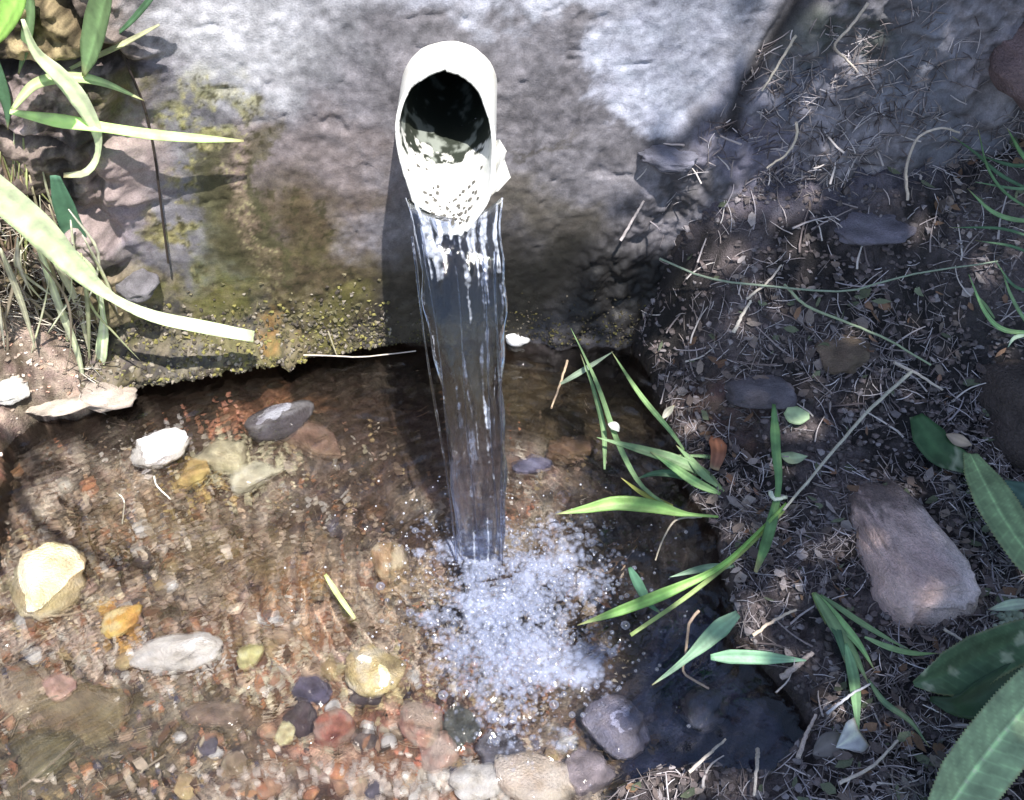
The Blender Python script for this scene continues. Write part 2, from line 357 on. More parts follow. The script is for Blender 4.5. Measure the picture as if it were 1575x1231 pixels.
# left stones, mortar and soil
rl = smooth(250, 120, WX)
d1, d2, cc = worley(X + .012 * fbm(X, Z, 25, 2, 68), Z * 1.3, 11, 67)
sc = np.stack([.17 + .2 * cc, .135 + .16 * cc, .135 + .17 * ((cc * 7) % 1)], -1) * np.clip(1 + 1.0 * N2 + .9 * N3 + .8 * fbm(X, Z, 75, 4, 181, .7), .2, 2.4)[..., None]
rm = rl[..., None]; col[..., :3] = col[..., :3] * (1 - rm) + sc * rm
mixc(col, (.035, .028, .022), rl * smooth(.16, .02, d2 - d1) * .85); mixc(col, (.05, .04, .035), rl * .8 * smooth(.15, .4, fbm(X, Z, 38, 4, 171, .65))); mixc(col, (.06, .045, .035), .9 * smooth(250, 330, WY) * smooth(130, 60, WX))
mixc(col, (.32, .28, .10), .5 * rl * blob(WX, WY, 190, 190, 70, 60)); mixc(col, (.38, .30, .29), .7 * blob(WX, WY, 190, 300, 60, 60))
led = smooth(370, 430, WY + 20 * N2) * smooth(600, 520, PX + 30 * N2)
grit = np.clip(.5 + 1.6 * fbm(X, Z, 110, 3, 131, .7), 0, 1)
gc = np.stack([.03 + .15 * grit, .025 + .125 * grit, .014 + .075 * grit ** 1.5], -1); lm = (led * .75)[..., None]
col[..., :3] = col[..., :3] * (1 - lm) + gc * lm
mixc(col, (.17, .16, .045), led * .5 * smooth(.1, .5, fbm(X, Z, 35, 3, 135) + .25) * (PX > 200)); mixc(col, (.36, .20, .07), .55 * blob(WX, WY, 405, 500, 16, 14, 0, .9))
# wet and algae-dark just at and under the water line
mixc(col, (.045, .03, .022), smooth(.010, .002, Z + .004 * N2), .3)
# earth face on the right
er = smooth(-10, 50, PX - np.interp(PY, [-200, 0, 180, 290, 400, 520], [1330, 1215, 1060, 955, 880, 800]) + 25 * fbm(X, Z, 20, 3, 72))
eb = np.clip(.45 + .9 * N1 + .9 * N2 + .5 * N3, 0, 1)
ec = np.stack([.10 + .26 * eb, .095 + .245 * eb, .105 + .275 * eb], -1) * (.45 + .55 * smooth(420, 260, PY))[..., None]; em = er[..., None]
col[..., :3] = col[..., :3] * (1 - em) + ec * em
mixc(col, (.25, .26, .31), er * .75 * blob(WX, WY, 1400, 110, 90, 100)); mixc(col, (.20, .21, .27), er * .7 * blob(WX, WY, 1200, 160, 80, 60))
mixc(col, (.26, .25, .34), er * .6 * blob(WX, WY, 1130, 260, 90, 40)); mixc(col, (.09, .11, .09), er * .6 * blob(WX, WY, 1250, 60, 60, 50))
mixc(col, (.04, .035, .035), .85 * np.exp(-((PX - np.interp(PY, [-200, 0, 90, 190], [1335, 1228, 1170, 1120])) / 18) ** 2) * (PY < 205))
mixc(col, (.018, .017, .016), .85 * blob(WX * .4 + PX * .6, WY * .4 + PY * .6, 930, 440, 110, 90))  # hollow at the wall foot: shade and wet soil both put into the colour
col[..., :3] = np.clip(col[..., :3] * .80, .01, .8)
Y = Wl(X) - D
# give the wall a top and a back
Xb = np.stack([X[-1], X[-1], X[0]]); Yb = np.stack([Y[-1] + .03, Y[-1] + .28, Y[-1] + .28]); Zb = np.stack([Z[-1] + .01, Z[-1] + .01, Z[0]])
V = np.stack([np.concatenate([X, Xb]), np.concatenate([Y, Yb]), np.concatenate([Z, Zb])], -1)
cw = np.concatenate([col, col[-1:], col[-1:], col[:1]])
Vf = V.reshape(-1, 3); wf = grid_faces(len(xs), len(zs) + 3); inhole = (np.hypot(Vf[:, 0] + .056, Vf[:, 2] - .3125) < .0418) & (Vf[:, 1] < .2)
wf = wf[~inhole[wf].all(1)]
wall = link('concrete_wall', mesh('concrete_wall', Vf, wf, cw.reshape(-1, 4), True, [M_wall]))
setp(wall, 'grey weathered concrete spring wall with ochre moss stains behind the pipe', 'wall')

# ------------------------------------------------------------------ stream bed
xs = axis(-.62, .34, .0023, -3, 3); ys = axis(-.62, .07, .0023, -3.5, .14)
X, Y = np.meshgrid(xs, ys); Z = bed_h(X, Y); PX, PY = proj(X, Y, Z)
N1 = fbm(X, Y, 9, 4, 201); N2 = fbm(X, Y, 35, 4, 205, .6)
WX = PX + 110 * N1 + 50 * N2; WY = PY + 110 * fbm(X, Y, 9, 4, 221) + 50 * fbm(X, Y, 35, 4, 225)
col = np.zeros(X.shape + (4,)); col[..., :3] = (.34, .22, .15); col[..., 3] = .5
d1, d2, c1 = worley(X + .01 * fbm(X, Y, 30, 2, 3), Y, 48, 51); e1, e2, c2 = worley(X, Y, 130, 52)
pal = np.array([(.40, .25, .16), (.24, .15, .10), (.50, .36, .26), (.42, .20, .11), (.30, .24, .16), (.60, .48, .36), (.20, .14, .12), (.46, .26, .20), (.36, .30, .20), (.70, .62, .50)])
pc = pal[(c1 * 9.99).astype(int)]; pf = pal[(c2 * 9.99).astype(int)]
mA = (np.clip(1 - d1 * 1.5, 0, 1) ** .5 * (c1 > .35))[..., None]
col[..., :3] = 1.5 * pf * .6 + col[..., :3] * .5; col[..., :3] = col[..., :3] * (1 - mA * .75) + pc * mA * .75
gl_ = col[..., :3].mean(-1, keepdims=True); col[..., :3] = gl_ * 1.12 + .65 * (col[..., :3] - gl_); N5 = fbm(X * .8 + Y * .5, Y - X * .3, 60, 4, 231, .7)
col[..., :3] *= np.clip(1 + .9 * N2 + .9 * N5, .25, 2)[..., None]
mixc(col, (.82, .74, .62), .9 * smooth(.16, .34, N2 + .6 * N5)); mixc(col, (.045, .03, .022), .85 * smooth(.14, .34, fbm(X, Y, 28, 4, 237, .6)))
mixc(col, (.13, .085, .055), .55 * smooth(.35, -.3, N1 + .0)); 
mixc(col, (.022, .013, .010), .93 * smooth(735, 645, .6 * PY + .4 * WY) * smooth(0, 60, WX)); mixc(col, (.065, .042, .033), .85 * blob(WX, WY, 600, 730, 150, 140))  # band below the ledge: its shade painted into the bed colour
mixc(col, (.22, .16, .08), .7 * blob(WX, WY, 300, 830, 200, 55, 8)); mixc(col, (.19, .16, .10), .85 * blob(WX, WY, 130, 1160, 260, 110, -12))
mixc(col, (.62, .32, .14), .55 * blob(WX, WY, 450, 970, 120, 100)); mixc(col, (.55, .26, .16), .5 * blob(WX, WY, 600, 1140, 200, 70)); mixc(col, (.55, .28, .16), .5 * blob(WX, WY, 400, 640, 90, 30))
mixc(col, (.030, .027, .032), .93 * smooth(800, 960, WX) * smooth(1300, 1000, WY)); mixc(col, (.018, .028, .080), .92 * smooth(930, 1010, WX) * smooth(900, 980, PY))  # dark blue at right paints the sky's reflection into the bed colour
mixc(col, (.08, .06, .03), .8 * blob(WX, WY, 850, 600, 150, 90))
col[..., :3] = np.clip(col[..., :3], .012, .8)
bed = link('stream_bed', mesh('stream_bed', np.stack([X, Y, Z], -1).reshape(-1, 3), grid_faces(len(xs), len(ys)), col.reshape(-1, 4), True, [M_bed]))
setp(bed, 'brown gravel bed under the clear pool', kind='structure')

# ------------------------------------------------------------------ right and left banks
def bank(name, fn, xr, yr, lo, hi, kind, lab):
    xs = axis(*xr); ys = axis(*yr); X, Y = np.meshgrid(xs, ys); Z = fn(X, Y); PX, PY = proj(X, Y, Z)
    n1 = fbm(X, Y, 10, 4, 301); n2 = fbm(X, Y, 40, 4, 305, .6); n3 = fbm(X, Y, 170, 2, 309)
    e = np.clip(.45 + .8 * n1 + .9 * n2 + .6 * n3, 0, 1)[..., None]
    col = np.zeros(X.shape + (4,)); col[..., 3] = .75
    col[..., :3] = np.array(lo) * (1 - e) + np.array(hi) * e
    WX = PX + 60 * n1 + 30 * n2; WY = PY + 60 * fbm(X, Y, 10, 4, 321)
    if kind == 'r':
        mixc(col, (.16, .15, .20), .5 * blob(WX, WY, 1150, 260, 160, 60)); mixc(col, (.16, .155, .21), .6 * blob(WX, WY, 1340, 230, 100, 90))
        mixc(col, (.016, .015, .015), .9 * blob(WX, WY, 990, 470, 120, 150)); mixc(col, (.02, .019, .02), .75 * blob(WX, WY, 1450, 560, 170, 130))  # left blob darkens the hollow: its shade and wet soil in the colour
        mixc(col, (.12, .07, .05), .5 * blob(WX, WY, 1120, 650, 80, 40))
    else:
        mixc(col, (.33, .16, .08), .6 * blob(WX, WY, -5, 760, 30, 90)); mixc(col, (.5, .38, .3), .6 * blob(WX, WY, 90, 630, 60, 25)); mixc(col, (.25, .24, .05), .5 * blob(WX, WY, 330, 560, 80, 20))
    mixc(col, (.035, .025, .02), smooth(.012, .002, Z), .3)
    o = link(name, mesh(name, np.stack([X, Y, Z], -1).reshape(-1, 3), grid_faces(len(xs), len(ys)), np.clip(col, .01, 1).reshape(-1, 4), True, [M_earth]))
    setp(o, lab, kind='structure'); return o
bank('earth_bank', bank_h, (-.02, .62, .0024, -.06, 3.0), (-.60, .12, .0024, -3.5, .16), (.022, .019, .020), (.12, .10, .105), 'r', 'dark earth bank strewn with twigs right of the pool')
bank('pebbly_bank', left_h, (-.64, -.18, .0026, -3.0, -.16), (-.60, .06, .0026, -3.5, .1), (.07, .05, .035), (.42, .33, .27), 'l', 'low pebbly bank left of the pool')

# ------------------------------------------------------------------ pool water
IMP = np.array([-.025, -.275])
def water_h(x, y):
    dx = x - IMP[0]; dy = y - IMP[1]; r = np.hypot(dx, dy); n = fbm(x, y, 14, 2, 401)
    h = .0017 * np.sin(2 * math.pi * (r + .016 * n) / .0150) * np.exp(-r / .15) * smooth(.03, .06, r)
    h = h + .0042 * fbm(x, y, 42, 3, 405) * np.exp(-(r / .14) ** 2) + .0012 * fbm(x * 1.4, y, 30, 2, 409)
    fo = np.exp(-((x - IMP[0] - .02) / .075) ** 2 - ((y - IMP[1] + .065) / .105) ** 2)
    h = h + fo * (.010 * np.abs(fbm(x, y, 120, 3, 413, .65)) + .004)
    sh = .0006 * np.sin(2 * math.pi * (x * .8 - y * 1.0 + .02 * n) / .011) * smooth(-.1, -.35, x) * 0.6
    h = h + .0042 * vnoise(x * 40 + 4 * n, y * 50 + 2 * n, 441) + .0012 * vnoise(x * 100 + y * 30, y * 85, 443)
    return h + sh, fo
xs = axis(-.62, .32, .0022, -3, 3); ys = axis(-.60, .06, .0022, -3.5, .12); X, Y = np.meshgrid(xs, ys); Z, FO = water_h(X, Y)
col = np.zeros(X.shape + (4,)); col[..., :3] = .7
PXw, PYw = proj(X, Y, Z * 0)
nf = fbm(X, Y, 26, 4, 431)
af = blob(PXw + 120 * nf, PYw + 100 * nf, 792, 965, 100, 140, 8, .95) + .35 * blob(PXw + 150 * nf, PYw, 900, 870, 120, 70, 0, .8)
col[..., 3] = np.clip(af, 0, 1)
water = link('pool_water', mesh('pool_water', np.stack([X, Y, Z], -1).reshape(-1, 3), grid_faces(len(xs), len(ys)), col.reshape(-1, 4), True, [M_water]))
setp(water, 'clear rippled pool water', kind='structure')
sd.cycles.is_caustics_light = True; water.cycles.is_caustics_caster = True       # sunlight focused by the ripples falls on the bed

# ------------------------------------------------------------------ the pipe
PXC, PZC, PR, PT = -.056, .3125, .0430, .0034
phk = [-180, -135, -90, -60, -45, -25, -4, 0, 15, 45, 68, 80, 90, 135, 180]
Lk = [.034, .042, .062, .088, .102, .128, .158, .157, .153, .141, .128, .116, .088, .047, .034]
def pipe_len(ph): return np.interp(ph, phk, Lk) + .0010 * np.sin(ph * .11) + .0022 * vnoise(ph / 9, ph * 0, 5) + .0012 * vnoise(ph / 3, ph * 0, 6) + (.012 * vnoise(ph / 11, ph * 0, 8) + .004 * vnoise(ph / 4, ph * 0, 9)) * smooth(75, 30, np.abs(ph))
root = empty('drain_pipe', (PXC, Wl(PXC), PZC))
setp(root, 'white plastic spout pipe with broken lip pouring water from the wall', 'pipe')
nph, nl = 200, 110
ph = np.linspace(-180, 180, nph, endpoint=False); a = np.radians(ph)
def ring(r, y):
    w = 1 + .012 * np.sin(2 * a + .6)
    return np.stack([np.sin(a) * r * w, y, -np.cos(a) * r * w], -1)
Lw = pipe_len(ph) + Wl(PXC)
V = []; tt = np.linspace(0, 1, nl)
for t in tt: V.append(ring(PR, .22 - t ** .5 * (Lw + .22)))
V.append(ring(PR - PT * .5, -Lw - .0008))
for t in tt[::-1]: V.append(ring(PR - PT, .22 - t ** .5 * (Lw + .22)))
V.append(ring(.0005, .22 + 0 * Lw))
V = np.array(V); nr = len(V)
idx = np.arange(nr * nph).reshape(nr, nph); nx = np.roll(idx, -1, 1)
F = np.stack([idx[:-1].ravel(), idx[1:].ravel(), nx[1:].ravel(), nx[:-1].ravel()], 1)
colp = np.zeros((nr, nph, 4)); colp[..., :3] = (.70, .70, .67); colp[..., 3] = .35
inner = np.arange(nr) > nl; yy = -(V[..., 1]) - Wl(PXC); PH = np.tile(ph, (nr, 1)); nn = fbm(PH / 14, yy * 130, 1, 4, 501); n2 = fbm(PH / 5, yy * 300, 1, 3, 507)
# black algae coating inside, with a ragged lime-white margin towards the lip
lim = np.interp(np.abs(PH), [0, 30, 60, 90, 120, 180], [.040, .036, .050, .058, .048, .0395]) + .036 * nn + .016 * n2
alg = smooth(.0025, -.0025, yy - lim) * inner[:, None]
mixc(colp, (.03, .036, .028), alg, .5); mixc(colp, (.30, .33, .30), alg * .8 * smooth(.18, .42, fbm(PH / 20, yy * 48, 1, 4, 513)), .5)
mixc(colp, (.42, .45, .40), .35 * smooth(.05, .25, nn) * inner[:, None] * (1 - alg))
mixc(colp, (.55, .52, .44), .5 * smooth(0, .3, n2) * (~inner)[:, None] * smooth(.03, .0, yy))
M_pipe = surf('scaled_white_plastic', 90, 500, .08, .25, .001, .5, .03)
link('pipe_body', mesh('pipe_body', V.reshape(-1, 3), F, colp.reshape(-1, 4), True, [M_pipe]), root)
# torn flap at the right of the lip
fl = [(1.0, -.086, .010), (1.06, -.098, .020), (1.20, -.106, .014), (1.16, -.122, .016), (1.28, -.130, .004), (1.04, -.144, .0)]
bm = bmesh.new()
pts_o = []; 
for (k, y, dz) in fl:
    pts_o.append((PR * k, y, dz - .014))
pts_i = [(PR * .93, -.088, -.004), (PR * .92, -.100, -.006), (PR * .91, -.112, -.010), (PR * .9, -.124, -.014), (PR * .88, -.136, -.019), (PR * .86, -.142, -.022)]
vo = [bm.verts.new(p) for p in pts_o]; vi = [bm.verts.new(p) for p in pts_i]
vm = [bm.verts.new(((a_[0] + b_[0]) / 2 + .002, (a_[1] + b_[1]) / 2, (a_[2] + b_[2]) / 2 + .003)) for a_, b_ in zip(pts_o, pts_i)]
for i in range(5):
    bm.faces.new((vo[i], vo[i + 1], vm[i + 1], vm[i])); bm.faces.new((vm[i], vm[i + 1], vi[i + 1], vi[i]))
bmesh.ops.solidify(bm, geom=bm.faces[:], thickness=.0025); bmesh.ops.recalc_face_normals(bm, faces=bm.faces)
me = bpy.data.meshes.new('torn_flap'); bm.to_mesh(me); bm.free()
at = me.attributes.new('Col', 'FLOAT_COLOR', 'POINT'); at.data.foreach_set('color', np.tile([.78, .78, .74, .4], len(me.vertices)).astype(np.float32)); me.materials.append(M_pipe)
link('torn_flap', me, root)
# dirt specks stuck on the lip
V = []; F = []; k = 0
for i in range(70):
    pf_ = random.gauss(12, 26); L_ = float(pipe_len(np.array(pf_))); y = L_ - random.uniform(.006, .060)
    if abs(pf_) > 62: continue
    s = random.uniform(.0009, .0022); rr = PR - PT - .0004; aa = math.radians(pf_)
    for j in range(6):
        q = j / 6 * 2 * math.pi; s2 = s * random.uniform(.6, 1.3)
        pa = aa + s2 * math.cos(q) / rr; V.append((math.sin(pa) * rr, -(y + Wl(PXC)) + s2 * 1.3 * math.sin(q), -math.cos(pa) * rr))
    V.append((math.sin(aa) * (rr - .0012), -(y + Wl(PXC)), -math.cos(aa) * (rr - .0012)))
    for j in range(6): F.append((k + j, k + (j + 1) % 6, k + 6))
    k += 7
o = link('dirt_specks', mesh('dirt_specks', V, F, (.10, .095, .085, .7), True, [M_twig]), root); o['kind'] = 'stuff'

# ------------------------------------------------------------------ falling stream
nt, na = 150, 96
root = empty('water_jet', (0, 0, 0)); setp(root, 'clear stream of water falling from the pipe lip into the pool', 'water jet')
t = np.linspace(0, 1, nt)[:, None]; aa = np.linspace(0, 2 * math.pi, na, endpoint=False)[None, :]
fall = t ** 1.55                              # fraction of the drop
zc = .274 - .277 * fall; T = np.sqrt(np.maximum(.274 - zc, 0) * 2 / 9.81); yc = -.136 - .56 * T
xl = np.interp(t, [0, .06, .12, .3, .5, .7, 1], [-.086, -.082, -.077, -.071, -.063, -.056, -.046]); xr = np.interp(t, [0, .06, .12, .3, .6, 1], [-.008, -.009, -.007, -.006, -.006, -.006])
xl = xl + .0022 * np.sin(t * 11 + 1) * smooth(0, .3, t) + .0010 * np.sin(t * 37); xr = xr + .0015 * np.sin(t * 13 + 4) * smooth(0, .3, t) + .0008 * np.sin(t * 41 + 1)
cx = (xl + xr) / 2; hw = (xr - xl) / 2; th = np.interp(t, [0, .2, .6, 1], [.003, .010, .013, .015])
rid = 1 + .10 * fbm(aa * 2.2 + 0 * t, t * 1.6 + 0 * aa, 1.2, 3, 601) + .28 * fbm(np.cos(aa) * 2.2 + .5 * np.sin(t * 5), t * 1.6 + (aa > math.pi) * 7, 1, 3, 617) + .10 * np.sin(aa * 3 + 6 * t + 1) * smooth(.1, .4, t) + .05 * fbm(aa * 5, t * 14, 1, 3, 611)
Xs = cx + hw * np.cos(aa) * (1 + .04 * fbm(aa * 0 + t * 7, aa, 1, 3, 613)); Ys = yc + th * np.sin(aa) * rid; Zs = zc + .022 * np.cos(aa) ** 2 * smooth(.14, 0, t)
idx = np.arange(nt * na).reshape(nt, na); nx = np.roll(idx, -1, 1)
F = np.stack([idx[:-1].ravel(), idx[1:].ravel(), nx[1:].ravel(), nx[:-1].ravel()], 1)
col = np.zeros((nt, na, 4)); streak = fbm(aa * 9 + 0 * t, t * 3.0 + 0 * aa, 1, 4, 621)
col[..., 3] = np.clip(.04 + .65 * smooth(.24, .50, streak) + 1.1 * smooth(.34, .04, t) * smooth(-.05, .25, streak) + .45 * smooth(.82, 1, t), 0, 1) * .9  # white streaks painted on the jet for its glints and highlights
link('water_column', mesh('water_column', np.stack([Xs, Ys, Zs], -1).reshape(-1, 3), F, col.reshape(-1, 4), True, [M_stream]), root)
# thin sheet of water running over the lip
def tube(P, r, sides=5, cap=True):
    P = np.asarray(P, float); n = len(P); r = np.broadcast_to(np.asarray(r, float), (n,))
    T = np.gradient(P, axis=0); T /= np.linalg.norm(T, axis=1)[:, None] + 1e-12
    up = np.array([.3, -.6, .75]); A = np.cross(T, up); A /= np.linalg.norm(A, axis=1)[:, None] + 1e-9; B = np.cross(T, A)
    q = np.arange(sides) / sides * 2 * math.pi
    V = P[:, None, :] + r[:, None, None] * (np.cos(q)[None, :, None] * A[:, None, :] + np.sin(q)[None, :, None] * B[:, None, :])
    i = np.arange(n * sides).reshape(n, sides); j = np.roll(i, -1, 1)
    F = np.stack([i[:-1].ravel(), j[:-1].ravel(), j[1:].ravel(), i[1:].ravel()], 1)
    return V.reshape(-1, 3), F
def strand(f0, x0, x1, r):
    tt = np.linspace(f0, 1, 40); ff = tt ** 1.55; z = .283 - .286 * ff; TT = np.sqrt(np.maximum(.283 - z, 0) * 2 / 9.81)
    return np.stack([np.interp(tt, [f0, 1], [x0, x1]) + .0012 * np.sin(tt * 9 + x0 * 300), -.138 - .56 * TT - .012, z], -1)
for i, (x0, x1, r) in enumerate([(-.081, -.049, .0016), (-.070, -.044, .0009), (-.013, -.008, .0020), (-.024, -.012, .0013), (-.045, -.030, .0008)]):
    V, F = tube(strand(.06 + .03 * i, x0, x1, r), r * .6 * (1 + .3 * np.sin(np.linspace(0, 14, 40) + i)), 6)
    cc_ = np.tile([.7, .7, .7, .25], (len(V), 1)); link('water_strand', mesh('water_strand', V, F, cc_, True, [M_stream]), root)

# ------------------------------------------------------------------ froth: bubbles and drops
def ico(sub):
    bm = bmesh.new(); bmesh.ops.create_icosphere(bm, subdivisions=sub, radius=1)
    v = np.array([w.co[:] for w in bm.verts]); f = np.array([[w.index for w in g.verts] for g in bm.faces]); bm.free(); return v, f
I1, I2, I3 = ico(1), ico(2), ico(3)
def balls(P, Rr, base=I2, sq=None):
    v, f = base; n = len(P)
    S = np.ones((n, 3)) if sq is None else sq
    V = (P[:, None, :] + v[None] * (Rr[:, None] * S)[:, None, :]).reshape(-1, 3)
    F = (f[None] + (np.arange(n) * len(v))[:, None, None]).reshape(-1, 3); return V, F
n = 4600
px = np.concatenate([RNG.normal(788, 40, int(n * .5)), RNG.normal(765, 70, int(n * .3)), RNG.normal(860, 85, n - int(n * .5) - int(n * .3))])
py = np.concatenate([RNG.normal(965, 80, int(n * .5)), RNG.normal(900, 60, int(n * .3)), RNG.normal(930, 90, n - int(n * .5) - int(n * .3))])
P = np.array([on_z(a_, b_, 0) for a_, b_ in zip(px, py)])
ok = (bank_h(P[:, 0], P[:, 1]) < -.01) & (py > 800) & (py < 1150 + 20 * RNG.random(len(py))); P = P[ok]
Rr = np.clip(RNG.lognormal(math.log(.00085), .65, len(P)), .0003, .0042)
P[:, 2] = water_h(P[:, 0], P[:, 1])[0] + Rr * .2
o = link('froth', None or mesh('froth', *balls(P, Rr, I2, np.stack([np.ones(len(P)), np.ones(len(P)), np.full(len(P), .7)], -1)), None, True, [M_bubble]))
setp(o, 'white froth of bubbles where the jet hits the pool', kind='stuff')
n = 180
P = np.stack([RNG.normal(-.03, .06, n), RNG.normal(-.28, .06, n), np.abs(RNG.normal(0, .012, n)) + .001], -1); Rr = RNG.uniform(.0004, .0012, n)
o = link('splash_drops', mesh('splash_drops', *balls(P, Rr, I2), None, True, [M_drop])); setp(o, 'fine drops thrown up round the jet', kind='stuff')

# ------------------------------------------------------------------ stones
def stone_mesh(name, seed, col, rough=.6, flat=.6, ang=.25, sub=3, col2=None):
    v, f = ico(sub) if sub > 3 else {1: I1, 2: I2, 3: I3}[sub]
    rg = np.random.default_rng(seed); v = v.copy()
    for k in range(7):                                  # chip flat facets off
        nrm = rg.normal(size=3); nrm /= np.linalg.norm(nrm); dd = rg.uniform(.50, .88); s = v @ nrm
        v -= np.outer(np.clip(s - dd, 0, None) * (.55 + ang), nrm)
    s0 = seed * 3.1
    nz = fbm(v[:, 0] * 1.3 + s0, v[:, 1] * 1.3 + v[:, 2] * 1.7, 1, 4, seed % 97)
    v *= (1 + .26 * nz + .10 * fbm(v[:, 0] * 4 + s0, v[:, 1] * 4 + v[:, 2] * 3, 1, 4, seed % 83))[:, None]; v[:, 2] *= flat
    c = np.tile([*col, rough], (len(v), 1)).astype(float); nn = fbm(v[:, 0] * 2 + s0, v[:, 1] * 2 + v[:, 2], 1, 4, (seed * 7) % 89)
    c[:, :3] *= np.clip(1.12 + .7 * nn + .3 * fbm(v[:, 0] * 5 + s0, v[:, 1] * 5 + v[:, 2] * 3, 1, 3, 33), .4, 1.7)[:, None]
    if col2 is not None: mixc(c, col2, smooth(0, .3, nn + .05))
    c[:, :3] = np.clip(c[:, :3], .012, .85)
    return mesh(name, v, f, c, True, [M_wetstone if rough < .45 else M_stone])
def put_stone(name, px, py, w, h, col, label, cat='stone', z=-.02, rot=0, flat=.6, rough=.35, seed=None, col2=None, sub=4, sink=.3, group=None, surf_='z', lift=0):
    seed = seed or int(px * 7 + py)
    p = on_z(px, py, z) if surf_ == 'z' else cast(px, py)
    dep = (p[1] - CAMP[1]) * CT - (p[2] - CAMP[2]) * ST
    a = w / 2 / FPX * dep; b = h / 2 / FPX * dep / .85
    o = link(name, stone_mesh(name, seed, col, rough, 1, sub=sub, col2=col2))
    k_ = 1.22 if surf_ == 'z' and max(col) > .45 else 1.0
    o.location = (p[0], p[1], p[2] - a * flat * sink + lift + (.0045 if k_ > 1 else 0)); o.scale = (a * k_, b * k_, min(a, b) * flat); o.rotation_euler = (random.uniform(-.15, .15), random.uniform(-.15, .15), R(rot))
    return setp(o, label, cat, group)
ST_ = [
 (72, 893, 105, 92, (.66, .55, .34), 'round pale yellow stone breaking the water at far left', 8, (.75, .68, .5), -.005),
 (245, 692, 75, 50, (.85, .83, .85), 'bright white quartz stone in the upper left of the pool', 35, None, -.004),
 (345, 705, 90, 50, (.70, .66, .48), 'pale cream lumpy stone right of the white quartz', -10, (.5, .45, .3), -.012),
 (390, 735, 80, 40, (.72, .70, .55), 'cream stone just below the lumpy cream one', 20, None, -.014),
 (300, 730, 50, 45, (.62, .46, .20), 'yellow brown stone wedged beside the white quartz', 5, None, -.016),
 (430, 640, 120, 60, (.13, .12, .14), 'glossy dark grey stone jutting out of water under the ledge', 20, (.30, .30, .34), -.002),
 (478, 672, 130, 60, (.30, .20, .16), 'flat red brown stone leaning in front of the glossy dark stone', -22, (.38, .26, .2), -.012),
 (276, 1004, 125, 42, (.80, .78, .76), 'long white stone low in the left of the pool', 6, None, -.008),
 (185, 958, 48, 58, (.80, .50, .16), 'orange amber curved stone in the lower left shallows', -35, (.85, .72, .4), -.010),
 (578, 1032, 78, 62, (.74, .62, .34), 'pale yellow stone with a brown spot beside the froth', -20, (.82, .76, .6), -.010),
 (598, 866, 52, 48, (.60, .42, .26), 'small tan stone left of the splash', 10, (.78, .68, .5), -.014),
 (560, 1072, 60, 34, (.09, .07, .07), 'dark pebble tucked under the pale yellow stone', 0, None, -.012),
 (645, 1115, 62, 60, (.54, .32, .25), 'salmon red stone below the froth', 15, (.60, .48, .40), -.019),
 (512, 1128, 62, 48, (.46, .20, .15), 'deep red stone near the bottom of the pool', 30, (.52, .36, .30), -.018),
 (680, 1165, 60, 50, (.56, .38, .31), 'pink stone at the bottom under the salmon one', 0, (.64, .52, .46), -.020),
 (478, 1060, 52, 60, (.14, .13, .20), 'slate blue stone between amber gravel', 70, None, -.014),
 (462, 1110, 58, 54, (.10, .075, .08), 'dark purple brown stone below the slate blue one', 0, None, -.014),
 (388, 1015, 40, 34, (.70, .68, .34), 'small greenish yellow stone near the long white one', 12, None, -.012),
 (440, 1133, 34, 26, (.72, .66, .40), 'small cream yellow stone by the deep red one', 12, None, -.014),
 (705, 1115, 60, 54, (.12, .13, .12), 'dark green grey stone at the lower rim of the froth', 0, None, -.016),
 (770, 1150, 80, 52, (.16, .16, .20), 'dark slate stone at the lower right rim of the froth', 10, None, -.014),
 (945, 1118, 100, 95, (.26, .26, .36), 'bluish smooth boulder at the lower right of the pool', 35, (.36, .34, .42), -.008),
 (905, 1190, 80, 70, (.34, .30, .34), 'mauve stone at the bottom edge below the bluish boulder', 0, None, -.012),
 (830, 1195, 110, 72, (.62, .54, .46), 'pale grey brown stone at the bottom centre edge', 0, (.78, .72, .66), -.012),
 (735, 1205, 70, 46, (.82, .80, .76), 'chalk white stone at the bottom centre edge', 5, None, -.012),
 (120, 1095, 210, 100, (.26, .21, .13), 'broad olive brown stone under shallow water at lower left', -15, (.32, .27, .17), -.020),
 (60, 1160, 130, 90, (.20, .18, .11), 'dark olive stone in the lower left corner', 20, None, -.022),
 (35, 1060, 90, 80, (.40, .33, .24), 'tan rounded stone at the left edge above the olive ones', 0, None, -.018),
 (90, 1060, 55, 34, (.62, .42, .36), 'pink stone between tan and olive stones at left', -20, None, -.014),
 (330, 1100, 110, 44, (.34, .26, .20), 'flat brown stone in lower left middle of pool', -5, None, -.016),
 (820, 715, 70, 34, (.22, .22, .34), 'small violet wet stone right of the jet', -5, None, -.012),
 (880, 690, 80, 40, (.30, .20, .13), 'brown stone behind the violet one right of the jet', -12, None, -.016),
 (1090, 1090, 90, 60, (.08, .09, .14), 'dark blue stone under water at right end of pool', 30, None, -.014),
]
for (px, py, w, h, c, lab, rot, c2, z) in ST_:
    put_stone('stone', px, py, w, h, c, lab, rot=rot, col2=c2, z=z, flat=.55, rough=.3)
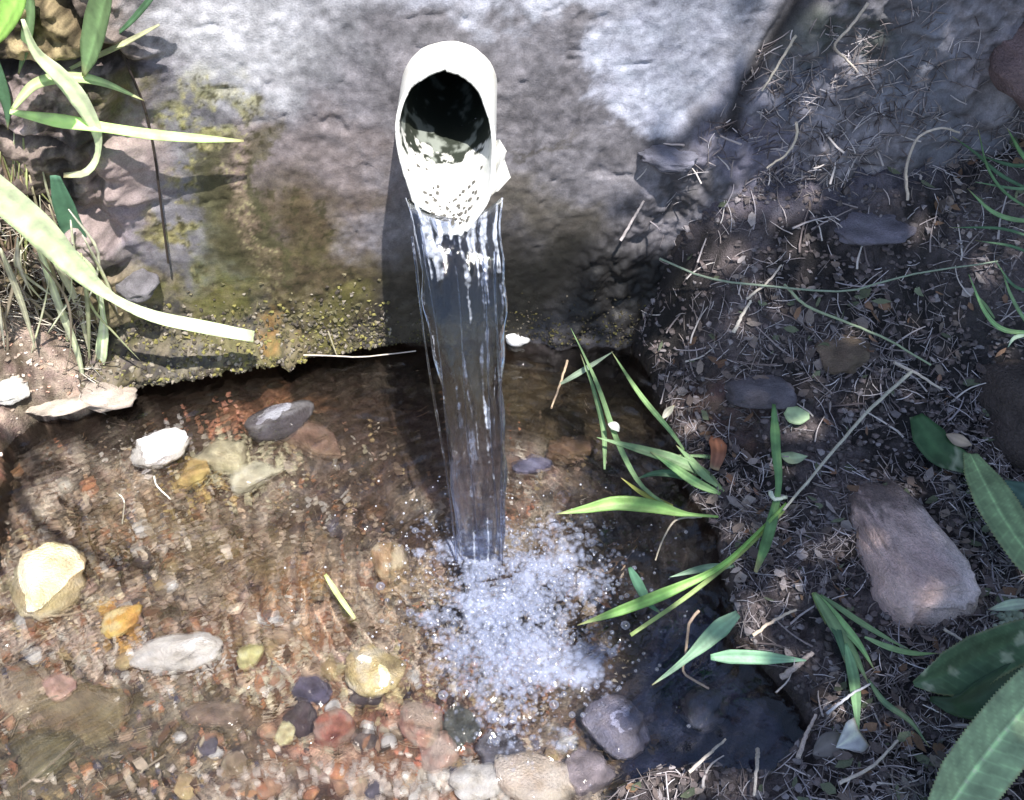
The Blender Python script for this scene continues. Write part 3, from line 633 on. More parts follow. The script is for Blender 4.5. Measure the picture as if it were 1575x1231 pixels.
# out of the water
put_stone('white_pebble', 797, 517, 38, 28, (.85, .85, .86), 'small bright white lump at the wall foot right of the jet', 'pebble', z=.004, flat=.8, rough=.7, sub=3)
put_stone('stone', 1292, 532, 95, 80, (.16, .12, .09), 'squarish brown stone set in the debris slope', surf_='g', flat=.5, rough=.8, sink=.3, rot=10)
put_stone('boulder', 1590, 600, 210, 250, (.07, .055, .05), 'large dark brown boulder at the right edge', 'boulder', surf_='g', flat=.6, rough=.85, sink=.4)
put_stone('stone', 1600, 60, 200, 260, (.21, .15, .15), 'reddish grey stone block at the top right corner', surf_='g', flat=.5, rough=.85, sink=.2)
put_stone('stone', 1165, 600, 120, 70, (.13, .12, .14), 'grey half buried stone above the grass tuft', surf_='g', flat=.5, rough=.8, sink=.3, rot=-15)
put_stone('stone', 1330, 330, 150, 90, (.17, .16, .20), 'lavender grey half buried stone in the upper debris slope', surf_='g', flat=.4, rough=.85, sink=.5, rot=-5)
put_stone('stone', 1035, 235, 100, 60, (.20, .20, .25), 'blue grey mortar lump where wall meets debris', surf_='g', flat=.5, rough=.85, sink=.3, rot=-25)
put_stone('stone', 150, 600, 110, 62, (.50, .42, .36), 'pinkish pebbly lump on the left bank under the grass', surf_='g', flat=.5, rough=.8, sink=.3, rot=10)
put_stone('stone', 85, 622, 110, 40, (.56, .48, .40), 'flat pale stone on the left bank rim', surf_='g', flat=.45, rough=.8, sink=.1, rot=5)
put_stone('stone', 205, 430, 75, 90, (.20, .19, .21), 'dark grey pitted stone in the wall beneath the long grass blade', surf_='g', flat=.5, rough=.8, sink=.2, rot=5)
put_stone('stone', 15, 600, 60, 50, (.62, .60, .56), 'off white stone at the left edge of the bank', surf_='g', flat=.5, rough=.8, sink=.2)
# the long block stone on the right bank
bx = on_z(1385, 822, .045)
v, f = ico(5)
n4 = np.sign(v) * np.abs(v) ** .62; n4[:, 0] *= 1 - .18 * n4[:, 1] * 1.0; n4[:, 0] += .10 * (n4[:, 1] > 9)
n4 *= (1 + .20 * fbm(v[:, 0] * 1.6 + 3, v[:, 1] * 1.6 + v[:, 2], 1, 4, 15) + .05 * fbm(v[:, 0] * 9, v[:, 1] * 9 + v[:, 2] * 5, 1, 3, 16))[:, None]
c = np.zeros((len(v), 4)); nn = fbm(v[:, 0] * 2, v[:, 1] * 2 + v[:, 2], 1, 4, 19); n8 = fbm(v[:, 0] * 9, v[:, 1] * 14, 1, 3, 22)
c[:, :3] = (.70, .52, .48); c[:, 3] = .8; c[:, :3] *= (1 + .4 * nn + .2 * n8)[:, None]
mixc(c, (.74, .66, .66), smooth(.1, .7, v[:, 0] - v[:, 1] * .6 + .4 * nn) * .7); mixc(c, (.10, .08, .075), smooth(.1, .7, v[:, 1] + 1.2 * nn + .5 * n8) * .85); mixc(c, (.20, .18, .20), smooth(.75, .95, v[:, 0] + .2 * nn))
blk = link('block_stone', mesh('block_stone', n4, f, c, True, [M_stone])); blk.location = (bx[0] + .002, bx[1] - .006, .024); blk.scale = (.041, .086, .036); blk.rotation_euler = (R(-7), R(3), R(8))
setp(blk, 'long pale pink grey block stone half buried on the right bank', 'stone')

# words that tell the small pieces apart
MARKS = [(72, 893, 'the round yellow stone'), (245, 692, 'the white quartz stone'), (370, 720, 'the cream stones'), (430, 640, 'the glossy dark stone'), (276, 1004, 'the long white stone'), (185, 958, 'the amber stone'),
         (578, 1032, 'the pale yellow stone'), (645, 1115, 'the salmon red stone'), (500, 1130, 'the deep red stone'), (478, 1070, 'the slate blue stone'), (120, 1095, 'the broad olive stone'), (522, 918, 'the floating blade'),
         (945, 1118, 'the bluish boulder'), (598, 866, 'the small tan stone'), (735, 1205, 'the chalk white stone'), (330, 1100, 'the flat brown stone'), (790, 980, 'the froth')]
BMARKS = [(1385, 822, 'the block stone'), (1292, 532, 'the squarish brown stone'), (1320, 1000, 'the fan shaped tuft'), (1305, 1138, 'the whitish scrap'), (1190, 750, 'the bent grass stem'), (1100, 695, 'the rust brown leaf'), (1060, 730, 'the green tuft'),
          (1500, 690, 'the curled tan leaf'), (1165, 600, 'the grey half buried stone'), (1330, 330, 'the lavender stone'), (1500, 1020, 'the leaf with miner holes'), (1530, 1150, 'the large bright leaf'), (1225, 220, 'the hooked straw'), (1150, 470, 'the thick bright straw'),
          (1180, 1110, 'the pool corner'), (1430, 240, 'the straw loop'), (1530, 470, 'the wispy grass'), (1560, 620, 'the dark boulder'), (1060, 1190, 'the reaching twig'), (1300, 640, 'the long straight straw'), (1000, 330, 'the slanting twig'), (1090, 260, 'the mortar lump'), (1290, 445, 'the grey green stalk')]
def where(px, py, marks):
    d, mx_, my_, nm = min((math.hypot(px - a, py - b), a, b, c) for a, b, c in marks)
    dx, dy = px - mx_, py - my_; v_ = 'above' if dy < 0 else 'below'; h_ = 'left' if dx < 0 else 'right'
    dist = 'close ' if d < 45 else '' if d < 95 else 'well '
    if abs(dx) > 2.2 * abs(dy): return f'{dist}{h_} of {nm}'
    if abs(dy) > 2.2 * abs(dx): return f'{dist}{v_} {nm}'
    return f'{dist}{v_} and {h_} of {nm}'
# countable pebbles, shared shapes
PALP = [(.52, .33, .22), (.28, .17, .11), (.70, .54, .40), (.56, .28, .16), (.36, .29, .21), (.80, .74, .64), (.15, .12, .11), (.54, .40, .34), (.54, .42, .24), (.84, .82, .78), (.16, .15, .19), (.44, .37, .30)]
protos = [stone_mesh('pebble', 900 + i, PALP[i % 12], .32, .65, sub=2 if i % 2 else 3) for i in range(24)]
cnt = 0; USED = set()
while cnt < 200:
    px = random.uniform(0, 900); py = random.uniform(740, 1231)
    p = on_z(px, py, -.022)
    if px > 640 and py < 1120: continue
    if px < 250 and py > 1060 and random.random() < .8: continue
    if random.random() > .25 + .75 * smooth(820, 1000, np.array(py)): continue
    s = random.uniform(.0045, .0115); pi_ = random.randrange(24)
    lab = ('tiny ' if s < .0068 else 'small ' if s < .0093 else 'larger ') + ['tan', 'dark brown', 'beige', 'rust', 'brown', 'cream', 'blackish', 'pinkish', 'ochre', 'white', 'slate', 'grey tan'][pi_ % 12] + ' pebble ' + where(px, py, MARKS)
    if lab in USED: continue
    USED.add(lab)
    o = link('pebble', protos[pi_]); z = float(bed_h(np.array([p[0]]), np.array([p[1]]))[0])
    o.location = (p[0], p[1], z + s * .35); o.scale = (s, s * random.uniform(.7, 1.1), s * random.uniform(.5, .8)); o.rotation_euler = (random.uniform(-.3, .3), random.uniform(-.3, .3), random.uniform(0, 6.28))
    setp(o, lab, 'pebble', 'small pebbles on the pool floor'); cnt += 1
# finer gravel as one mass
def gravel(name, n, region, hfn, smin, smax, pal, label, mat, rough, lift=.3, ok=lambda x, y: True):
    xs_ = RNG.uniform(region[0], region[1], n); ys_ = RNG.uniform(region[2], region[3], n); k = ok(xs_, ys_)
    xs_, ys_ = (xs_[k], ys_[k]) if k is not True else (xs_, ys_); n = len(xs_)
    s = RNG.uniform(smin, smax, n) * RNG.uniform(.6, 1, n); z = hfn(xs_, ys_) + s * lift
    v, f = I1; rnd = RNG.uniform(.5, 1.4, (n, len(v), 1)); Vv = v[None] * rnd; 
    sq = np.stack([s * RNG.uniform(.8, 1.3, n), s * RNG.uniform(.8, 1.3, n), s * RNG.uniform(.5, .9, n)], -1)
    Vv = Vv * sq[:, None, :] + np.stack([xs_, ys_, z], -1)[:, None, :]
    F = (f[None] + (np.arange(n) * len(v))[:, None, None]).reshape(-1, 3)
    c = np.array(pal)[RNG.integers(0, len(pal), n)] * RNG.uniform(.7, 1.2, (n, 1)); cc = np.concatenate([c, np.full((n, 1), rough)], 1)
    cc = np.repeat(cc, len(v), 0)
    o = link(name, mesh(name, Vv.reshape(-1, 3), F, cc, False, [mat])); setp(o, label, kind='stuff')
gravel('gravel', 9000, (-.62, .10, -.56, -.08), bed_h, .0014, .0042, PALP, 'fine mixed gravel on the pool floor', M_grit, .35,
       ok=lambda x, y: RNG.random(len(x)) < np.clip(.55 + 1.6 * fbm(x, y, 11, 3, 851), .05, 1) * (.12 + 1.0 * smooth(-.10, -.22, y) * smooth(.10, -.02, x)))
pal_c = []; V_ = []; F_ = []; c_ = []; k0 = 0; v1, f1 = I1
for (gx, gy, sx, sy, n_, cc_) in [(255, 680, 22, 18, 90, (.85, .82, .84)), (365, 715, 45, 24, 220, (.76, .72, .52)), (300, 740, 30, 20, 90, (.66, .50, .22)), (285, 1005, 52, 14, 160, (.82, .80, .78)), (190, 960, 16, 22, 70, (.80, .50, .18)),
        (580, 1035, 36, 26, 150, (.78, .68, .42)), (600, 868, 20, 16, 60, (.76, .60, .40)), (650, 1120, 26, 30, 90, (.68, .30, .2)), (560, 985, 70, 22, 160, (.74, .62, .5)), (70, 890, 45, 40, 140, (.74, .66, .46)), (740, 1200, 70, 20, 200, (.82, .8, .76)),
        (450, 900, 150, 60, 300, (.60, .48, .38)), (590, 1200, 160, 25, 260, (.7, .62, .56)), (430, 1040, 60, 40, 130, (.72, .66, .5)), (110, 990, 90, 30, 160, (.66, .54, .46)), (350, 640, 40, 14, 70, (.6, .3, .2)), (240, 830, 120, 60, 200, (.5, .42, .34))]:
    for i in range(n_):
        p = on_z(gx + random.gauss(0, sx), gy + random.gauss(0, sy), -.015); z = float(bed_h(p[:1], p[1:2])[0]); s_1 = random.uniform(.0012, .0048)
        V_.append(v1 * RNG.uniform(.55, 1.35, (12, 1)) * np.array([1, RNG.uniform(.6, 1.2), RNG.uniform(.4, .9)]) * s_1 + np.array([p[0], p[1], z + .35 * s_1 + random.random() * .004])); F_.append(f1 + k0); k0 += 12
        c_.append(np.tile([*(np.array(cc_) * random.uniform(.7, 1.1)), .35], (12, 1)))
setp(link('pale_gravel', mesh('pale_gravel', np.concatenate(V_), np.concatenate(F_), np.clip(np.concatenate(c_), 0, .88), False, [M_grit])), 'crumbly pale quartz and tan gravel patches on the pool floor', kind='stuff')
gravel('bank_grit', 11000, (0.0, .62, -.52, .04), bank_h, .0008, .0046, [(.10, .085, .085), (.16, .13, .13), (.07, .06, .06), (.12, .10, .10), (.22, .20, .21)], 'grit and crumbs of soil on the right bank', M_grit, .8,
       ok=lambda x, y: bank_h(x, y) > .004)
gravel('left_grit', 2500, (-.62, -.30, -.3, .0), left_h, .001, .0035, [(.4, .32, .26), (.6, .52, .46), (.25, .2, .16), (.5, .3, .22)], 'grit on the left bank', M_grit, .7,
       ok=lambda x, y: left_h(x, y) > .004)
n = 3200; x_ = RNG.uniform(-.52, -.13, n); z_ = np.abs(RNG.normal(.028, .028, n)) + .004
x_[:1200] = RNG.uniform(-.2, .2, 1200); z_[:1200] = np.abs(RNG.normal(0.01, .02, 1200)) + .003
y_ = Wl(x_) - wall_d(x_, z_); s_ = RNG.uniform(.0008, .0028, n); pc = np.array([(.16, .14, .08), (.09, .08, .04), (.24, .21, .17), (.06, .05, .04), (.20, .18, .06), (.08, .07, .05)])[RNG.integers(0, 6, n)]
s_[:1200] *= .6; pc[:1200] *= .4
V, F = balls(np.stack([x_, y_, z_], -1), s_, I1, RNG.uniform(.6, 1.3, (n, 3))); V = V + RNG.normal(0, 1, V.shape) * np.repeat(s_, 12)[:, None] * .28; cc = np.repeat(np.concatenate([pc, np.full((n, 1), .7)], 1), 12, 0)
setp(link('mossy_grit', mesh('mossy_grit', V, F, cc, False, [M_grit])), 'mossy grit crumbs along the wall foot', kind='stuff')

# ------------------------------------------------------------------ plant blades
def spline(P, n=22):
    P = np.asarray(P, float); m = len(P)
    if m == 2: return P[0] + (P[1] - P[0]) * np.linspace(0, 1, n)[:, None]
    Q = np.vstack([2 * P[0] - P[1], P, 2 * P[-1] - P[-2]]); d = np.concatenate([[0], np.cumsum(np.linalg.norm(np.diff(P, axis=0), axis=1))]); out = []
    for s in np.linspace(0, d[-1] - 1e-9, n):
        i = min(int(np.searchsorted(d, s, 'right')) - 1, m - 2); u = (s - d[i]) / (d[i + 1] - d[i]); a, b, c, e = Q[i:i + 4]
        out.append(.5 * (2 * b + (c - a) * u + (2 * a - 5 * b + 4 * c - e) * u * u + (-a + 3 * b - 3 * c + e) * u ** 3))
    return np.array(out)
def blade_mesh(P, w, prof, col, fold=.25, twist=(0, 0), serr=0, nseg=24, mat=None, midrib=1.25, across=3, spots=0, thick=.0006, veins=0):
    """a long leaf with a fold along its midrib, a little thick"""
    P = spline(P, nseg); t = np.linspace(0, 1, nseg); T = np.gradient(P, axis=0); T /= np.linalg.norm(T, axis=1)[:, None]
    nrm = np.array([.05, -.62, .78]); S = np.cross(T, nrm); S /= np.linalg.norm(S, axis=1)[:, None] + 1e-9; Nn = np.cross(S, T)
    ang = np.radians(np.interp(t, [0, 1], twist))[:, None]; S2 = S * np.cos(ang) + Nn * np.sin(ang); N2_ = -S * np.sin(ang) + Nn * np.cos(ang)
    ww = w * np.interp(t, np.linspace(0, 1, len(prof)), prof) / 2
    k = np.linspace(-1, 1, across * 2 + 1); V = []; cols = []
    rs = random.Random(int(abs(P[0][0] * 1e5)) + nseg); colj = [rs.uniform(.86, 1.14) for _ in k]; brown = rs.random() < .6; tone = rs.uniform(.85, 1.15)
    for i in range(nseg):
        e = ww[i] * (1 + (serr * (1 if i % 2 else -1)) )
        for kk in k:
            V.append(P[i] + S2[i] * kk * (e if abs(kk) == 1 else ww[i]) + N2_[i] * (fold * abs(kk) * ww[i]))
            m = midrib if abs(kk) < .05 else 1 - .12 * (abs(kk) > .9)
            m *= colj[len(cols) % len(k)] * tone
            if veins: m *= 1.22 if ((t[i] * veins - abs(kk) * 1.6) % 1) < .16 else 1
            cc1 = [min(.9, c_ * m) for c_ in col]; bt = max(0, (t[i] - .88) / .12) * .8 if brown else 0
            if veins: bt = .35 * (abs(kk) > .95)
            cols.append([a1 * (1 - bt) + b1 * bt for a1, b1 in zip(cc1, (.42, .34, .20))] + [.5])
    V = np.array(V); nk = len(k); F = grid_faces(nk, nseg)
    # underside, then a rim joining both
    off = np.repeat(N2_, nk, 0) * -thick; V2 = V + off; n0 = len(V); F2 = F[:, ::-1] + n0
    i = np.arange(n0).reshape(nseg, nk); b = np.concatenate([i[0, :], i[1:, -1], i[-1, -2::-1], i[-2:0:-1, 0]]); bn = np.roll(b, -1)
    Fr = np.stack([bn, b, b + n0, bn + n0], 1)
    cc = np.array(cols)
    if spots:
        nz = fbm(V[:, 0] * 90, V[:, 1] * 90, 1, 3, spots); mixc(cc, (.45, .50, .38), smooth(.22, .4, nz) * .8)
    return np.vstack([V, V2]), np.vstack([F, F2, Fr]), np.vstack([cc, cc])
GP = [.35, .8, 1, .95, .75, .4, .06]           # grass profile
LP = [.08, .55, .9, 1, .85, .5, .04]
def W3(px, py, off): return on_w(px, py, off)
def G3(px, py, h=.004): return cast(px, py, h)
def Z3(px, py, h=.01): return on_z(px, py, h)
def mk_pts(spec, mode, a, b):
    n = len(spec); f = {'w': W3, 'g': G3, 'z': Z3}[mode]
    return [f(x, y, a + (b - a) * i / (n - 1)) for i, (x, y) in enumerate(spec)]
def blade(parent, spec, mode, a, b, w, col, prof=GP, name='blade', label=None, **k):
    V, F, c = blade_mesh(mk_pts(spec, mode, a, b), w, prof, col, **k)
    o = link(name, mesh(name, V, F, c, True, [M_leaf]), parent)
    if parent: o.matrix_parent_inverse = Matrix.Translation(-Vector(parent.location))
    if label: o['label'] = label
    return o
GW = (.78, .84, .62); GG = (.25, .38, .19); GD = (.10, .20, .11); GP1 = (.62, .60, .46); TEAL = (.12, .26, .17)
# left clump
gl = empty('grass_clump', tuple(W3(0, 330, .03))); setp(gl, 'tall pale sunlit grass clump hanging over the wall at left', 'grass')
LB = [
 ([(-60, 250), (0, 300), (60, 352), (110, 405), (165, 453), (230, 485), (310, 503), (390, 518)], .10, .045, .027, GW, [.9, 1, 1, .7, .30, .45, .5, .42], 'long arching pale blade'),
 ([(35, 30), (55, 80), (90, 115), (120, 150), (148, 200), (150, 240), (132, 266), (98, 270)], .05, .03, .015, GW, [.2, .5, .9, 1, .7, .35, .5, .3], None),
 ([(15, 172), (80, 185), (150, 195), (230, 207), (300, 213), (375, 217)], .05, .02, .0125, (.58, .72, .34), [.3, 1, .7, .75, .6, .15], None),
 ([(18, 170), (55, 130), (110, 120), (160, 128), (222, 155)], .04, .02, .010, (.55, .66, .34), GP, None),
 ([(170, -40), (158, 10), (145, 60), (128, 118)], .06, .03, .026, GG, [.5, .9, 1, .8, .1], None),
 ([(40, -50), (25, 0), (5, 40), (-20, 80)], .10, .08, .026, (.34, .55, .14), GP, None),
 ([(45, -30), (46, 20), (40, 70), (28, 115)], .04, .02, .013, GG, GP, None),
 ([(85, 270), (105, 330), (122, 375), (138, 412)], .03, .015, .022, TEAL, [.4, .9, 1, .9, .7], 'shaded blue green blade'),
 ([(110, 385), (135, 415), (152, 450), (160, 500), (157, 540), (155, 570)], .045, .03, .0135, (.72, .78, .58), [.4, 1, .5, .35, .9, 1, .3], None),
 ([(0, 382), (20, 430), (38, 480), (55, 540)], .05, .04, .007, GP1, GP, None),
 ([(50, 350), (70, 410), (95, 480), (120, 545), (137, 635)], .05, .035, .008, (.64, .66, .50), GP, None),
 ([(62, 360), (95, 420), (120, 470), (140, 555)], .04, .03, .007, GP1, GP, None),
 ([(255, -30), (205, 30), (165, 65)], .03, .015, .006, GD, GP, None),
 ([(245, 38), (185, 70), (120, 100), (60, 130)], .025, .015, .005, (.5, .5, .34), GP, None),
 ([(-20, 60), (-5, 110), (10, 160), (12, 200)], .03, .03, .012, GD, GP, None),
 ([(-30, 600), (10, 585), (38, 560), (45, 545)], .02, .02, .009, (.3, .5, .25), GP, None),
]
for s, a_, b_, w, c_, pr, lab in LB: blade(gl, s, 'w', a_, b_, w, c_, pr, label=lab)
for i in range(26):
    x0 = random.uniform(-25, 130); y0 = random.uniform(300, 440); x1 = x0 + random.gauss(35, 45); y1 = y0 + random.uniform(70, 230); sw = random.gauss(0, 16); o_ = random.uniform(.02, .07)
    blade(gl, [(x0, y0), (x0 * .65 + x1 * .35 + sw, y0 * .6 + y1 * .4), (x0 * .25 + x1 * .75 + sw * .6, y0 * .25 + y1 * .75), (x1, y1)], 'w', o_, o_ * .6, random.uniform(.0012, .0048), random.choice([(.78, .76, .68), (.66, .64, .52), (.70, .66, .60), (.5, .52, .32), (.40, .34, .26)]), nseg=12, across=1, twist=(random.uniform(-50, 50), random.uniform(-50, 50)))
for i in range(30):
    x0 = random.uniform(-20, 70); y0 = random.uniform(180, 360); dx = random.uniform(-20, 60); ln = random.uniform(70, 220)
    blade(gl, [(x0, y0), (x0 + dx * .4, y0 + ln * .45), (x0 + dx + random.uniform(-15, 15), y0 + ln)], 'w', .02, .012, random.uniform(.0015, .004), random.choice([GP1, (.5, .44, .3), (.4, .42, .2), (.3, .22, .16)]), nseg=10, across=1)
tg = empty('shadow_grass', (-.95, -.55, .03)); setp(tg, 'unseen grass blade added high over the left of the pool to cast a shadow', 'grass')
pts = [(-.95, -.55, .03), (-.80, -.55, .45)] + [tuple(on_z(x, y, -.02) - SUND / SUND[2] * -.92) for x, y in [(20, 690), (28, 765), (85, 825), (165, 862), (285, 885)]]  # blade added out of view, curve set back along the sun from its shadow
V, F, c = blade_mesh(pts, .022, [.3, .6, .9, 1, .9, .7, .3], GG, nseg=40)
o = link('blade', mesh('blade', V, F, c, True, [M_leaf]), tg); o.matrix_parent_inverse = Matrix.Translation(-Vector(tg.location))
# thin dark stem on the wall
V, F = tube(spline([W3(x, y, .012) for x, y in [(168, 10), (190, 85), (222, 165), (238, 240), (248, 320), (259, 405)]], 24), .0011, 6)
setp(link('dark_stem', mesh('dark_stem', V, F, (.04, .03, .025, .7), True, [M_twig])), 'thin dark dry stem hanging down the mossy wall left of the pipe', 'stem')
# blades on the right of the pool
gm = empty('grass_tuft', tuple(G3(1100, 790))); setp(gm, 'green grass tuft leaning from the right bank over the pool', 'grass')
MB_ = [
 ([(1030, 780), (985, 745), (950, 680), (922, 600), (900, 550), (878, 505)], 'z', .02, .06, .0055, GG, GP),
 ([(930, 722), (928, 660), (910, 590), (893, 545)], 'z', .015, .05, .0055, GG, GP),
 ([(1052, 692), (1030, 662), (985, 608), (940, 540)], 'z', .03, .05, .0055, (.26, .40, .18), GP),
 ([(860, 592), (900, 568), (943, 541)], 'z', .02, .05, .006, (.30, .38, .28), GP),
 ([(1112, 757), (1085, 730), (1040, 708), (980, 690), (918, 673)], 'z', .02, .04, .011, GG, GP),
 ([(1108, 760), (1070, 742), (1035, 718), (1000, 695)], 'z', .02, .035, .009, (.3, .5, .2), GP),
 ([(1104, 748), (1080, 728), (1060, 705), (1040, 685)], 'z', .025, .035, .008, GG, GP),
 ([(1090, 752), (1050, 732), (1010, 728), (975, 738)], 'z', .015, .02, .008, GD, GP),
 ([(1190, 713), (1140, 708), (1080, 702), (1035, 700)], 'z', .02, .03, .005, GG, GP),
 ([(1180, 722), (1140, 710), (1100, 708)], 'z', .02, .02, .005, (.34, .38, .2), GP),
 ([(1105, 795), (1050, 790), (1010, 780), (950, 774), (900, 783), (855, 791)], 'z', .03, .03, .014, (.28, .46, .14), [.15, .25, .8, 1, .9, .5, .03]),
 ([(1035, 778), (990, 760), (955, 735)], 'z', .02, .02, .005, (.4, .42, .12), GP),
]
for s, md, a_, b_, w, c_, pr in MB_: blade(gm, s, md, a_, b_, w, c_, pr)
gr2 = empty('bent_grass', tuple(G3(1190, 790))); setp(gr2, 'bent green grass stem with long blades crossing the bank edge', 'grass')
for s, md, a_, b_, w, c_, pr in [
 ([(1190, 622), (1193, 690), (1197, 750), (1182, 820), (1162, 880)], 'g', .03, .03, .0105, (.20, .38, .16), [.3, .9, .8, .5, 1, .9, .3]),
 ([(1210, 775), (1170, 815), (1110, 870), (1040, 905), (960, 937), (888, 962)], 'z', .05, .02, .0105, (.26, .46, .13), [.3, .3, .4, .6, 1, .8, .05]),
 ([(1205, 785), (1140, 850), (1060, 915), (970, 977)], 'z', .045, .02, .004, (.36, .46, .18), [1, 1, 1, .8]),
 ([(968, 873), (985, 905), (998, 928), (1018, 945)], 'z', .02, .015, .009, TEAL, GP),
 ([(1135, 944), (1105, 968), (1065, 1005), (1035, 1030), (1003, 1054)], 'z', .035, .015, .016, (.30, .46, .32), [.4, 1, .8, .4, .25, .05]),
 ([(1093, 1011), (1130, 1010), (1180, 1012), (1240, 1016)], 'z', .025, .03, .0115, (.30, .50, .34), [.4, 1, 1, .9, .5, .1]),
 ([(1130, 870), (1080, 875), (1030, 888)], 'z', .02, .015, .007, (.22, .33, .24), GP)]:
    blade(gr2, s, md, a_, b_, w, c_, pr)
gc_ = empty('grass_tuft', tuple(G3(1255, 915))); setp(gc_, 'small fan shaped green grass tuft below the block stone', 'grass')
for s, w, c_ in [([(1252, 912), (1285, 965), (1312, 1005), (1336, 1052)], .010, GG), ([(1256, 915), (1290, 955), (1320, 990), (1345, 1030)], .008, (.3, .5, .22)),
                 ([(1300, 990), (1310, 1030), (1316, 1075), (1320, 1135)], .010, (.26, .44, .24)), ([(1262, 915), (1320, 955), (1370, 985), (1400, 1000)], .005, GG),
                 ([(1330, 980), (1365, 995), (1405, 1005), (1445, 1005)], .005, GG), ([(1250, 912), (1262, 935), (1270, 960)], .006, (.4, .5, .2)),
                 ([(1335, 1045), (1360, 1080), (1400, 1110), (1430, 1150)], .005, (.16, .26, .15)), ([(1270, 930), (1290, 980), (1300, 1020)], .008, GD)]:
    blade(gc_, s, 'g', .014, .012, w, c_, GP)
gs = empty('grass_clump', tuple(G3(1560, 420))); setp(gs, 'wispy dark green grass stems at the upper right edge', 'grass')
for s, w, c_ in [([(1600, 512), (1545, 508), (1515, 480), (1490, 422)], .005, (.30, .48, .22)), ([(1530, 490), (1512, 465), (1496, 450)], .003, GG), ([(1600, 520), (1575, 490), (1555, 455), (1540, 412)], .004, (.28, .42, .22)),
                 ([(1600, 340), (1560, 338), (1525, 325), (1488, 290)], .005, (.28, .45, .22)), ([(1600, 300), (1540, 270), (1500, 235), (1465, 210)], .004, GD), ([(1600, 270), (1570, 235), (1550, 198)], .005, (.2, .38, .16)),
                 ([(1600, 250), (1560, 255), (1510, 240)], .004, GD), ([(1600, 370), (1540, 352), (1460, 350)], .003, GD), ([(1580, 515), (1560, 520), (1550, 535)], .004, (.4, .5, .4)), ([(1600, 400), (1560, 380), (1500, 370)], .003, GD),
                 ([(1600, 330), (1550, 300), (1520, 260), (1505, 200)], .003, (.16, .3, .14)), ([(1600, 450), (1560, 440), (1530, 400)], .003, GD), ([(1600, 290), (1560, 290), (1500, 280)], .003, (.2, .35, .2))]:
    blade(gs, s, 'g', .03, .03, w, c_, GP, nseg=16)
# broad leaves
bp = empty('broadleaf_plant', tuple(G3(1560, 900))); setp(bp, 'broad leaved plant with a bright serrated leaf at the right edge', 'plant')
blade(bp, [(1492, 698), (1515, 745), (1545, 800), (1585, 855), (1640, 900)], 'g', .03, .05, .040, (.32, .44, .24), [.35, .85, 1, .95, .9, .7], 'leaf', 'bright green serrated leaf', serr=.04, nseg=90, fold=.18, midrib=1.6, across=8, veins=16)
blade(bp, [(1408, 640), (1440, 690), (1480, 712), (1520, 730)], 'g', .015, .02, .032, (.06, .14, .06), [.4, 1, .9, .6, .3], 'leaf', 'dark green shaded leaf', spots=5)
blade(bp, [(1540, 742), (1580, 765), (1640, 800)], 'g', .012, .02, .03, (.12, .22, .18), [.2, .8, 1, .8], 'leaf')
bq = empty('broadleaf_plant', tuple(G3(1570, 1150))); setp(bq, 'broad leaved plant filling the lower right corner', 'plant')
blade(bq, [(1440, 1275), (1485, 1205), (1530, 1145), (1585, 1080), (1650, 1010)], 'g', .03, .055, .050, (.33, .44, .26), [.6, .95, 1, 1, .9, .6], 'leaf', 'large bright leaf with pale midrib', serr=.03, nseg=120, fold=.16, midrib=1.8, across=9, veins=17)
blade(bq, [(1405, 1052), (1450, 1040), (1510, 1010), (1570, 985), (1640, 970)], 'g', .02, .03, .040, (.10, .18, .10), [.1, .9, 1, .9, .8, .5], 'leaf', 'dark leaf with pale leaf miner holes', serr=.03, nseg=80, spots=9, across=8, veins=14)
blade(bq, [(1430, 1075), (1480, 1085), (1540, 1060), (1620, 1030)], 'g', .008, .012, .035, (.05, .10, .05), [.1, .8, 1, .8], 'leaf')
# small leaf scraps
def scrap(name, spec, w, col, label, cat, mode='g', a_=.008, b_=.012, prof=LP, **k):
    V, F, c = blade_mesh(mk_pts(spec, mode, a_, b_), w, prof, col, nseg=12, **k); return setp(link(name, mesh(name, V, F, c, True, [M_leaf])), label, cat)
scrap('dry_leaf', [(1100, 672), (1104, 695), (1098, 722)], .018, (.36, .17, .11), 'rust brown dry leaf scrap beside the grass tuft', 'leaf', prof=[.5, 1, .8, .5])
scrap('curled_leaf', [(1455, 668), (1475, 678), (1495, 685)], .012, (.50, .40, .32), 'curled tan dry leaf above the bright serrated leaf', 'leaf', a_=.03, b_=.03)
scrap('leaf_bud', [(1208, 632), (1225, 640), (1245, 640)], .018, (.46, .58, .38), 'pale green folded leaf bud beside the bent grass stem', 'leaf', prof=[.4, 1, .9, .3])
scrap('leaf_scrap', [(1200, 698), (1220, 705), (1242, 702)], .012, (.34, .42, .30), 'greyish green leaf scrap under the pale bud', 'leaf')
scrap('white_scrap', [(1286, 1150), (1305, 1138), (1322, 1125)], .026, (.66, .66, .74), 'small whitish triangular scrap on the lower right litter', 'scrap', prof=[.02, .5, 1, .9])
scrap('grey_leaf', [(1250, 1160), (1275, 1145), (1300, 1130)], .020, (.22, .20, .20), 'grey dead leaf beside the white triangular scrap', 'leaf')
scrap('pale_petal', [(1018, 645), (1027, 634), (1037, 624)], .008, (.66, .62, .56), 'pale petal tip at the pool edge above the tuft', 'petal', a_=.02, b_=.03)
scrap('white_petal', [(935, 652), (945, 656), (952, 664)], .009, (.80, .80, .82), 'tiny white petal caught on a grass blade over the pool', 'petal', 'z', .045, .045)
scrap('silver_leaf', [(1600, 928), (1560, 930), (1520, 938)], .010, (.50, .58, .52), 'silvery curled leaf at the right edge above the dark leaf', 'leaf', a_=.02, b_=.02)
